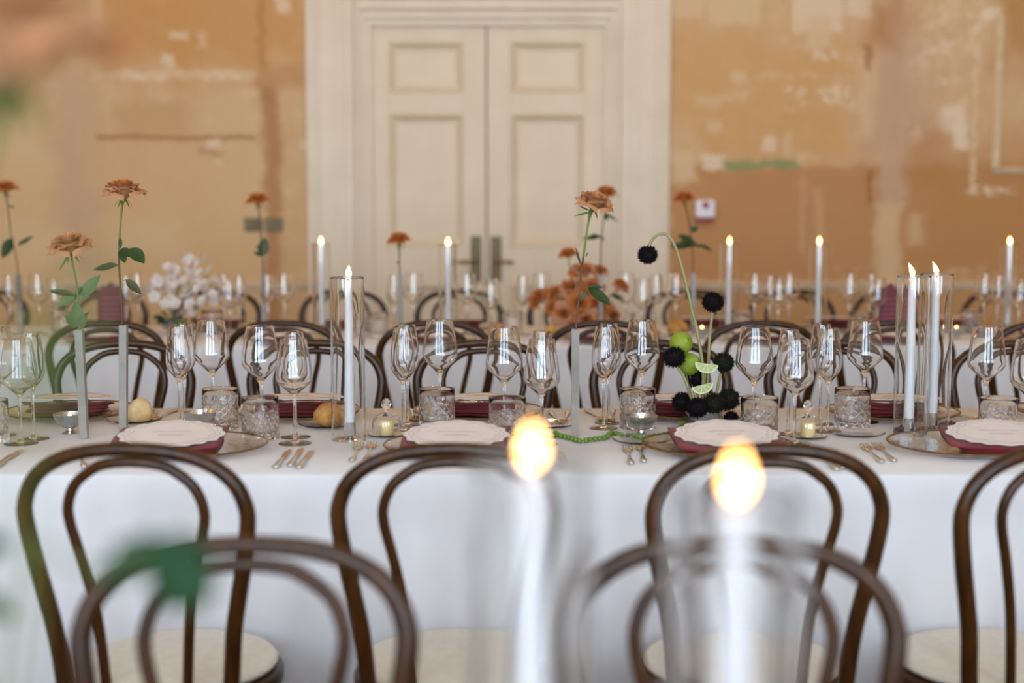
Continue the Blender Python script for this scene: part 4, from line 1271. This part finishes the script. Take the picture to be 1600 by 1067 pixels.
def far_rose(path, Y, head, sc, leaves, lb, vb, vt, vlb, var=0, tl=(.1, 0)):
    bud_vase((vb[0], 0) if False else vb, vt, Y, vlb, group='bud vases on the far table')
    rose(path, Y, head, sc, leaves, lb, M['stem_dark'], False, (.32, tl[1]), gfr, variant=var, rs=.003)
def vy(px, py): return min(max(at_z(px, py, TZ + .252).y, Y_FF + .2), Y_FB - .1)
def vbase(px, Y):          # picture row of the table plane at that distance
    v = CAM_Z - TOP
    for py in range(500, 700):
        if at_z(px, py, TOP).y <= Y: return (px, py)
    return (px, 520)
Yv = vy(24, 427)
far_rose([(30, 480), (28, 427), (25, 400), (18, 370), (13, 330), (10, 304)], Yv, (9, 300), 1.05, [((20, 372), (3, 403), .5, LF, 0), ((27, 384), (52, 368), .25, LF, 0), ((13, 322), (24, 324), .3, LF, 0)],
         'rose at the far left edge, blurred on the far table', vbase(32, Yv), (28, 427), 'bud vase at the far left edge on the far table')
Yv = vy(412, 427)
far_rose([(411, 480), (411, 427), (410, 400), (407, 360), (404, 322)], Yv, (403, 318), 1.0, [((410, 400), (414, 371), .6, LF, 0), ((410, 400), (396, 394), .5, LF, 0), ((409, 392), (400, 384), .4, LF, 0)],
         'small orange rose before the brass switch plates', vbase(412, Yv), (411, 428), 'bud vase of the rose before the brass switch plates')
Yv = vy(624, 440)
far_rose([(625, 500), (625, 440), (624, 410), (624, 382)], Yv, (624, 380), .95, [((624, 412), (619, 408), .4, LF, 0)],
         'small orange rose before the left door leaf', vbase(626, Yv), (625, 430), 'bud vase of the rose before the left door leaf')
Yv = vy(930, 430)
far_rose([(940, 480), (938, 420), (940, 370), (945, 330), (947, 312)], Yv, (947, 308), 1.0, [((940, 370), (910, 372), .3, LF, 0), ((940, 370), (944, 376), .5, LF, 0), ((944, 335), (950, 345), .6, LF, 0), ((944, 332), (966, 346), .2, LF, 0), ((938, 372), (924, 366), .5, LF, 0)],
         'orange rose half hidden behind the peach rose of the third bud vase', vbase(940, Yv), (938, 430), 'bud vase behind the bunch of orange roses')
Yv = vy(1084, 428)
far_rose([(1084, 480), (1083, 428), (1082, 390), (1077, 350), (1071, 320)], Yv, (1070, 315), .95, [((1083, 380), (1060, 366), .55, LF, 0), ((1083, 380), (1070, 372), .6, LF, .02), ((1083, 382), (1096, 386), .5, LF, 0), ((1092, 382), (1114, 392), .35, LF, 0), ((1079, 362), (1090, 353), .8, LF, 0), ((1083, 382), (1046, 386), .4, LF, 0), ((1085, 375), (1079, 388), .7, LF, 0)],
         'orange rose left of the alarm sounder, blurred', vbase(1084, Yv), (1083, 427), 'bud vase of the rose left of the alarm sounder')

# --- bunch of orange roses on the far table
YB = Y_FF + .50
bb = Vector(((905 - 800) / FPX * YB, YB, TOP))
bw = empty('flower_bowl', bb, 0, 'low silver bowl holding the bunch of orange roses on the far table', 'bowl', 'silver flower bowls')
ME_FB = lathe('bowl', [(0, .013), (.02, .014), (.045, .026), (.058, .045), (.062, .06), (.0605, .06), (.056, .045), (.043, .028), (.02, .017), (0, .016)], 36, M['brushed'])
ME_FF = lathe('foot', [(0, 0), (.03, 0), (.031, .002), (.02, .006), (.012, .0125), (0, .0125)], 28, M['silver'])
put('bowl', ME_FB, None, bw); put('foot', ME_FF, None, bw)
SPOTS = [(888, 398, 0, .85, 0, 'topmost small'), (912, 428, -.04, 1.25, 1, 'upper'), (936, 424, .0, .8, 0, 'upper right'), (968, 446, -.02, .8, 0, 'rightmost'), (925, 452, -.08, 1.2, 0, 'middle right'),
         (893, 452, -.05, 1.15, 1, 'middle'), (870, 458, -.02, .9, 0, 'middle left'), (846, 466, -.03, 1.05, 0, 'leftmost'), (905, 474, -.10, 1.25, 0, 'central'), (935, 478, -.06, 1.1, 0, 'lower right'),
         (884, 488, -.10, 1.2, 1, 'lower left'), (915, 496, -.11, 1.15, 1, 'lowest'), (950, 490, -.05, 1.0, 1, 'pale lower right'), (868, 478, -.06, .9, 0, 'dark lower left')]
for px, py, dy, sc, var, nm in SPOTS:
    hp = at_y(px, py, YB + dy)
    r = empty('rose', hp, 0, nm + ' rose of the orange bunch on the far table', 'flower', 'bunch of orange roses')
    ctr = Vector((bb.x, YB, TOP + .08))
    d = (hp - ctr).normalized() + Vector((0, -.45, .25))
    q = put('blossom', ME_ROSE[var], None, r, Vector((0, 0, -.01)))
    q.rotation_euler = Vector(d).to_track_quat('Z', 'Y').to_euler(); q.scale = (sc,) * 3
    foot = Vector((bb.x + (hp.x - bb.x) * .2, YB + .0, TOP + .035)) - hp
    put('stem', tube('stem', catmull([foot, foot * .45 + Vector((0, .015, .01)), Vector((0, 0, -.014))], 5), .0028, 6), M['stem'], r)
    for k in range(2):
        a = foot * (.25 + .2 * k)
        lf = put('leaf', leaf_mesh(LF, .055, .028, curl=.2), None, r, a)
        lf.rotation_euler = orient((random.uniform(-1, 1), random.uniform(-.8, .2), random.uniform(-.3, .4)), (0, -.6, .8))

# --- white orchid arrangement on the far table
YO = Y_FF + .55
ob = Vector(((268 - 800) / FPX * YO, YO, TOP))
pot = empty('flower_bowl', ob, 0, 'low silver bowl under the white orchids on the far table', 'bowl', 'silver flower bowls')
put('bowl', ME_FB, None, pot); put('foot', ME_FF, None, pot)
orc = empty('white_orchid', ob + Vector((0, 0, .03)), 0, 'cloud of white orchid blossoms with green leaves on the far table at left', 'flower')
def blossom_mesh():
    P = []
    for k in range(5):
        a = 2 * PI * k / 5
        v, f = leaf_geo(.024, .024 if k % 2 else .019, curl=-.15, fold=.2)
        rot = Matrix.Rotation(a, 3, 'Z') @ Matrix.Rotation(.25, 3, 'X')
        P.append(([rot @ Vector(q) for q in v], f))
    c = lathe('c', [(0, .002), (.004, .003), (.003, .009), (0, .011)], 8)
    P.append(([v.co.copy() for v in c.vertices], [tuple(p.vertices) for p in c.polygons]))
    return mesh('blossom', *join_geo(P), True, M['blossom'])
ME_BL = blossom_mesh()
R = random.Random(21)
OUT = [(300, 405), (310, 412), (320, 408), (262, 422), (275, 418), (290, 412), (240, 432), (255, 436), (275, 434), (295, 426), (312, 426), (328, 424), (334, 440), (318, 440), (300, 442), (280, 446), (262, 446), (246, 446),
       (238, 450), (256, 458), (276, 458), (294, 456), (310, 454), (326, 454), (336, 458), (268, 468), (286, 468), (304, 466), (320, 466), (258, 474), (276, 478), (296, 476), (312, 478), (270, 486), (286, 488), (248, 440), (284, 404), (330, 468), (244, 462), (302, 488),
       (292, 420), (268, 430), (306, 434), (288, 438), (316, 448), (270, 452)]
for px, py in OUT:
    q = at_y(px + R.uniform(-4, 4), py + R.uniform(-4, 4), YO + R.uniform(-.09, .06)) - (ob + Vector((0, 0, .03)))
    b = put('blossom', ME_BL, None, orc, q)
    b.rotation_euler = Vector((R.uniform(-.8, .8), R.uniform(-1, -.2), R.uniform(-.3, .8))).to_track_quat('Z', 'Y').to_euler()
    b.scale = (R.uniform(1.0, 1.35),) * 3
for tx, ty in ((300, 412), (325, 430), (250, 440), (280, 440), (310, 460)):
    b = at_y(tx, ty, YO - .01) - (ob + Vector((0, 0, .03)))
    put('stem', tube('stem', catmull([(0, 0, 0), (b.x * .35, b.y * .3, b.z * .6), b], 6), .0025, 6), M['stem'], orc)
for tx, ty, m in ((243, 492, 'leaf'), (256, 484, 'near_leaf'), (272, 478, 'near_leaf'), (262, 498, 'lime'), (280, 492, 'leaf'), (250, 500, 'leaf'), (284, 502, 'lime')):
    b = at_y(tx, ty, YO - .09) - (ob + Vector((0, 0, .03)))
    lf = put('leaf', leaf_mesh(M[m], .075, .045, curl=.25), None, orc, b * .35)
    lf.rotation_euler = orient(b, (0, -.7, .7))

# --- burgundy table signs on the far table
def sign(px, y, wpx, py0, py1, lb):
    a = Vector(((px - 800) / FPX * y, y, TOP))
    H = at_y(px, py0, y).z - TOP
    Wd = wpx / FPX * y / 2
    s = empty('table_sign', a, 0, lb, 'sign', 'burgundy table signs')
    n = 28
    outl = [(-Wd, 0), (Wd, 0), (Wd, H * .72)]
    for k in range(n + 1):
        t = k / n
        x = Wd * (1 - 2 * t)
        outl.append((x * (.96 if .04 < t < .96 else 1), H * (.74 + .2 * math.sin(PI * t) ** .7 + .06 * abs(math.sin(3 * PI * t)))))
    outl.append((-Wd, H * .72))
    m = len(outl)
    vs = [(x, -.002, z) for x, z in outl] + [(x, .002, z) for x, z in outl]
    fs = [tuple(range(m)), tuple(range(2 * m - 1, m - 1, -1))] + [(i, m + i, m + (i + 1) % m, (i + 1) % m) for i in range(m)]
    put('board', mesh('board', vs, fs, False), M['sign'], s)
    P = []
    for q, zf in enumerate((.70, .60, .50, .40, .30, .20)):
        pts = [(-Wd * .62 + Wd * 1.24 * i / 30, -.0026, H * zf + .0022 * math.sin(i * 1.9 + q)) for i in range(31)]
        P.append(tube_geo(pts, .0007, 4))
    put('lettering', mesh('lettering', *join_geo(P)), M['sign_ink'], s)
sign(172, 5.86, 43, 441, 502, 'burgundy scalloped sign behind the second bud vase')
sign(1392, 5.9, 44, 443, 502, 'burgundy scalloped sign behind the twin tapers')

# ================================================================== LIMES AND DARK FLOWERS
YA = tz(1100, 668).y
ab = tz(1100, 666)
fb = empty('flower_bowl', ab, 0, 'footed silver bowl under the limes and dark flowers on the middle table', 'bowl', 'silver flower bowls')
put('bowl', ME_FB, None, fb).scale = (.78, .78, .7)
put('foot', ME_FF, None, fb).scale = (.78, .78, .7)
def pod_mesh(seed):
    R = random.Random(seed)
    me0 = bmesh.new()
    bmesh.ops.create_icosphere(me0, subdivisions=2, radius=.80)
    V = [v.co.copy() for v in me0.verts]; F = [tuple(v.index for v in f.verts) for f in me0.faces]
    me0.free()
    N = 620
    for i in range(N):
        z = 1 - 2 * (i + .5) / N
        a = i * 2.39996
        d = Vector((math.sqrt(1 - z * z) * math.cos(a), math.sqrt(1 - z * z) * math.sin(a), z))
        d = (d + Vector((R.gauss(0, .13), R.gauss(0, .13), R.gauss(0, .13)))).normalized()
        t = d.orthogonal().normalized(); t = Matrix.Rotation(R.uniform(0, 6.28), 3, d) @ t
        s = d.cross(t)
        o = len(V)
        b, l, wd = d * .74, R.uniform(.88, 1.08), .045
        V += [b + t * wd, b - t * wd * .5 + s * wd * .87, b - t * wd * .5 - s * wd * .87, d * l]
        F += [(o, o + 1, o + 3), (o + 1, o + 2, o + 3), (o + 2, o, o + 3)]
    return mesh('flower_head', V, F, False)
POD = [pod_mesh(i) for i in range(3)]
POD[0].materials.append(M['pod']); POD[1].materials.append(M['pod']); POD[2].materials.append(M['pod_olive'])
def dark_flower(px, py, rpx, dy, k, path, lb, sm='stem_pale'):
    c = at_y(px, py, YA + dy)
    r = empty('dark_scabiosa', c, 0, lb, 'flower', 'dark scabiosa flowers')
    h = put('flower_head', POD[k], None, r); rr = rpx / FPX * (YA + dy)
    h.scale = (rr, rr, rr * .93); h.rotation_euler = (random.uniform(-.4, .4), random.uniform(-.4, .4), random.uniform(0, 6))
    if path:
        pts = catmull([at_y(x, y, YA + q) - c for x, y, q in path], 6)
        put('stem', tube('stem', pts, [.0042, .0040, .0036, .0034], 9), M[sm], r)
    else:
        foot = Vector((ab.x + (c.x - ab.x) * .35, ab.y, TOP + .024)) - c
        put('stem', tube('stem', [foot, foot * .5, Vector((0, 0, 0))], .0032, 8), M[sm], r)
dark_flower(1012, 398, 17.5, -.01, 0, [(1098, 640, .01), (1098, 575, .0), (1090, 522, .0), (1077, 465, -.005), (1066, 420, -.01), (1054, 383, -.01), (1042, 367, -.01), (1028, 367, -.01), (1017, 378, -.01), (1013, 392, -.01)],
            'tall nodding dark scabiosa on a hooked pale stem')
dark_flower(1114, 472, 19, -.005, 0, [(1104, 640, .012), (1107, 570, .005), (1109, 525, 0), (1113, 488, -.005)], 'upright dark scabiosa on the second tallest stem', )
dark_flower(1053, 558, 20, -.05, 1, [(1090, 650, -.02), (1079, 618, -.045), (1070, 592, -.05), (1056, 570, -.05)], 'dark scabiosa beside the upper lime on a curved stem', )
dark_flower(1131, 566, 18.5, -.03, 2, [(1112, 650, -.01), (1120, 612, -.025), (1126, 584, -.03)], 'dark scabiosa at the right of the upper lime wedge', )
dark_flower(1086, 591, 19, .02, 1, None, 'dark scabiosa tucked behind the lower lime wedge')
dark_flower(1066, 628, 18.5, .0, 1, None, 'lower left dark scabiosa over the bowl edge')
dark_flower(1090, 637, 19.5, -.055, 1, None, 'dark scabiosa at the bottom centre over the bowl')
dark_flower(1116, 630, 19.5, -.05, 2, None, 'dark olive scabiosa below the lower wedge, right of centre')
dark_flower(1138, 624, 20.5, -.01, 2, None, 'dark olive scabiosa at the right of the bowl')
dark_flower(1142, 653, 13, -.04, 1, None, 'small dark scabiosa drooping right of the bowl')
def lime_mesh():
    me = lathe('fruit', [(0, -1.06), (.12, -1.03), (.3, -.95), (.6, -.79), (.85, -.5), (.985, -.12), (.98, .2), (.84, .54), (.6, .8), (.3, .96), (.13, 1.05), (.06, 1.12), (0, 1.12)], 28)
    return me
ME_LIME = lime_mesh(); ME_LIME.materials.append(M['lime'])
ME_NUB = lathe('stem_end', [(0, 1.10), (.10, 1.10), (.08, 1.16), (0, 1.15)], 10, M['stem'])
for px, py, rp, dy, e, lb in [(1064, 536, 18.5, -.005, (1.2, .3, .4), 'upper whole lime above the dark flowers'), (1077, 569, 18, .0, (.9, -.6, 1.2), 'lower whole lime behind the round dark flower')]:
    c = at_y(px, py, YA + dy)
    r = empty('lime', c, 0, lb, 'lime', 'whole limes')
    s = rp / FPX * YA
    for me in (ME_LIME, ME_NUB):
        o = put(me.name.split('.')[0], me, None, r); o.scale = (s, s, s); o.rotation_euler = e
    foot = Vector((ab.x + (c.x - ab.x) * .3, ab.y + .005, TOP + .024)) - c
    put('pick', tube('pick', [foot, (0, 0, -s * .7)], .0015, 6), M['stem_pale'], r)
def wedge(px, py, Wpx, dy, roll, lb):
    c = at_y(px, py, YA + dy)
    r = empty('lime_wedge', c, 0, lb, 'lime', 'lime wedges on picks')
    s = Wpx / 2 / FPX * YA
    n = 16
    def half(f, y, ys=1.0):
        return [(f * s * math.cos(PI + PI * k / n), y, f * s * .82 * math.sin(PI + PI * k / n)) for k in range(n + 1)]
    # cut face towards the viewer: pulp, pith ring, rind bulging behind
    fr = half(.86, -.004); fr2 = half(.93, -.0042); fr3 = half(1.0, -.0035)
    back = [(x * .9, .016 * math.sin(PI * i / n) + .002, z * .8) for i, (x, y, z) in enumerate(fr3)]
    def strip(a, b):
        V = a + b; m = len(a)
        return V, [(i, i + 1, m + i + 1, m + i) for i in range(m - 1)]
    seg = []
    for k in range(5):
        a0, a1 = PI + PI * k / 5 + .05, PI + PI * (k + 1) / 5 - .05
        pts = [(.86 * s * .12 * math.cos((a0 + a1) / 2), -.0046, .86 * s * .10 * math.sin((a0 + a1) / 2))]
        pts += [(.84 * s * math.cos(a0 + (a1 - a0) * q / 4), -.0046, .84 * s * .82 * math.sin(a0 + (a1 - a0) * q / 4)) for q in range(5)]
        pts2 = [(x, -.003, z) for x, y, z in pts]
        m = len(pts)
        seg.append((pts + pts2, [tuple(range(m))] + [(i, (i + 1) % m, m + (i + 1) % m, m + i) for i in range(m)]))
    put('pulp', mesh('pulp', *join_geo(seg), False), M['pulp'], r)
    disc = ([(0, -.0036, 0)] + half(.94, -.0036), [(0, i, i + 1) for i in range(1, n + 1)])
    put('pith', mesh('pith', *join_geo([disc, strip(half(.94, -.0036), fr3)]), False), M['pith'], r)
    apex = [(x * .25, .010, z * .1 - .001) for x, y, z in fr3]
    put('rind', mesh('rind', *join_geo([strip(fr3, back), strip(back, apex)])), M['lime'], r)
    foot = Vector((ab.x + (c.x - ab.x) * .25, ab.y - .01, TOP + .03)) - c
    foot.rotate(Matrix.Rotation(roll, 3, 'Y'))
    put('pick', tube('pick', [foot, (0, .004, -s * .4)], .0015, 6), M['stem_pale'], r)
    r.rotation_euler = (0, -roll, 0)
wedge(1104, 568, 36, -.075, -.14, 'upper cut lime wedge on a wooden pick')
wedge(1097, 601, 34, -.085, .26, 'lower cut lime wedge on a wooden pick')
gl = put('leaf', leaf_mesh(M['euc'], .03, .022), M['euc'], None, at_y(1137, 655, YA - .03)); gl.rotation_euler = orient((1, -.3, .4), (0, -.6, .8))
gl.parent = fb; gl.location = gl.location - fb.location

# --- bead garland
BP = [(868, 676), (874, 680), (882, 682), (891, 684), (901, 687), (910, 689), (918, 687), (926, 686), (934, 685), (941, 684), (948, 682), (952, 678), (958, 675), (965, 678), (973, 680), (982, 680), (992, 681), (1002, 684), (1012, 683),
      (1021, 681), (1031, 680), (1041, 678), (1049, 677), (1057, 673), (1062, 668), (1066, 663), (1069, 658), (1071, 653)]
pts = [at_z(x, y, TOP + .0066) for x, y in BP]
cv = catmull(pts, 12)
gar = empty('bead_garland', Vector((pts[0].x, pts[0].y, TOP)), 0, 'string of round green beads winding round the silver tealight', 'garland')
put('cord', tube('cord', [q - gar.location for q in cv[::4]], .0008, 5), M['stem_dark'], gar)
me_b = lathe('bead', [(.0064 * math.sin(PI * q / 8), -.0064 * math.cos(PI * q / 8)) for q in range(9)], 14, M['bead'])
R = random.Random(5)
last = None
for q in cv:
    if last is None or (q - last).length > .0138:
        last = q
        if 988 < 800 + (q.x / q.y) * FPX < 1016 and False: continue
        b = put('bead', me_b, None, gar, q - gar.location)
        b.rotation_euler = (R.uniform(0, 6), R.uniform(0, 6), 0)
# --- grapes by the twin tapers
me_g = lathe('grape', [(.0098 * math.sin(PI * q / 8) * (1.0), -.0106 * math.cos(PI * q / 8)) for q in range(9)], 18, M['grape'])
for px, py, lb in [(1402, 676, 'dark grape left of the left twin taper'), (1409, 672, 'dark grape behind the leftmost grape at the left twin taper'), (1435, 679, 'dark grape between the twin tapers'), (1443, 678, 'second dark grape between the twin tapers, the right one'),
                   (1473, 669, 'left dark grape right of the twin tapers'), (1483, 665, 'middle dark grape right of the twin tapers'), (1491, 668, 'right dark grape right of the twin tapers')]:
    g_ = put('grape', me_g, None, None, at_z(px, py - 3, TOP + .0100) , (PI / 2 + .2, 0, random.uniform(0, 6)))
    g_.location.z = TOP + .0099
    tag(g_, lb, 'grape', 'dark grapes round the twin tapers')

# ================================================================== FOREGROUND SPRIGS (near table)
YR = .86
vb_ = Vector(((-72 - 800) / FPX * YR, YR, TOP))
v_ = empty('bud_vase', vb_, 0, 'acrylic bud vase just outside the left edge on the nearest table', 'vase', 'bud vases on the nearest table')
put('tube', lathe('tube', [(0, 0), (.0125, 0), (.0125, .25), (.008, .25), (.008, .012), (0, .012)], 4, M['acrylic'], smooth=False), None, v_)
rose([(-70, 1150), (-66, 800), (-56, 560), (-34, 330), (-6, 190), (2, 140)], YR, (4, 130), 1.4,
     [((2, 110), (44, 150), .30, M['near_leaf'], 0), ((-4, 120), (26, 172), .35, M['near_leaf'], -.01), ((-66, 930), (16, 972), .50, M['near_leaf'], .01), ((-66, 860), (20, 850), .62, M['near_leaf'], .0)],
     'big blurred cream and caramel rose cut by the top left corner', M['stem'], True, (.12, -.08), 'blurred foreground roses', petal_set(M['petal_cream'], M['petal_in'], 400), rs=.003)
YG = .80
sb = Vector(((-40 - 800) / FPX * YG, YG, TOP + .06))
sp = empty('leaf_sprig', sb, 0, 'blurred green leaf sprig over the left foreground chair', 'plant')
t_ = [at_y(x, y, YG) - sb for x, y in ((-40, 980), (40, 905), (120, 885), (230, 882))]
put('stem', tube('stem', catmull([(0, 0, 0)] + t_[1:], 5), .0013, 6), M['stem'], sp)
for (fx, fy), (tx, ty), wd, dy in [((236, 884), (340, 925), .62, 0), ((222, 880), (330, 848), .55, .01), ((250, 870), (285, 834), .8, .0), ((205, 885), (152, 905), .75, -.01), ((215, 878), (178, 846), .8, .01), ((236, 890), (300, 948), .6, .015), ((240, 900), (338, 890), .8, .02), ((210, 870), (250, 836), .9, .012), ((228, 880), (335, 940), .7, .022)]:
    a = at_y(fx, fy, YG) - sb; b = at_y(tx, ty, YG + dy) - sb
    lf = put('leaf', leaf_mesh(M['near_leaf'], (b - a).length, (b - a).length * wd, curl=.1), None, sp, a)
    lf.rotation_euler = orient(b - a, (.1, -.9, .35))
# a sprig very close to the lens, only a green haze in the picture
YH = .40
hb = Vector(((-60 - 800) / FPX * YH, YH, TOP + .05))
hz = empty('leaf_sprig', hb, 0, 'extremely blurred green sprig veiling the left side', 'plant')
t_ = [at_y(x, y, YH) - hb for x, y in ((20, 720), (70, 610), (120, 470), (150, 380))]
put('stem', tube('stem', catmull([(0, 0, 0)] + t_, 5), .0014, 6), M['stem'], hz)
for (fx, fy), (tx, ty), wd in [((70, 612), (112, 590), .7), ((60, 640), (20, 600), .6), ((118, 476), (150, 440), .6), ((90, 560), (60, 520), .5), ((66, 620), (84, 660), .6)]:
    a = at_y(fx, fy, YH) - hb; b = at_y(tx, ty, YH) - hb
    lf = put('leaf', leaf_mesh(M['near_leaf'], (b - a).length, (b - a).length * wd, curl=.1), None, hz, a)
    lf.rotation_euler = orient(b - a, (.1, -.9, .35))
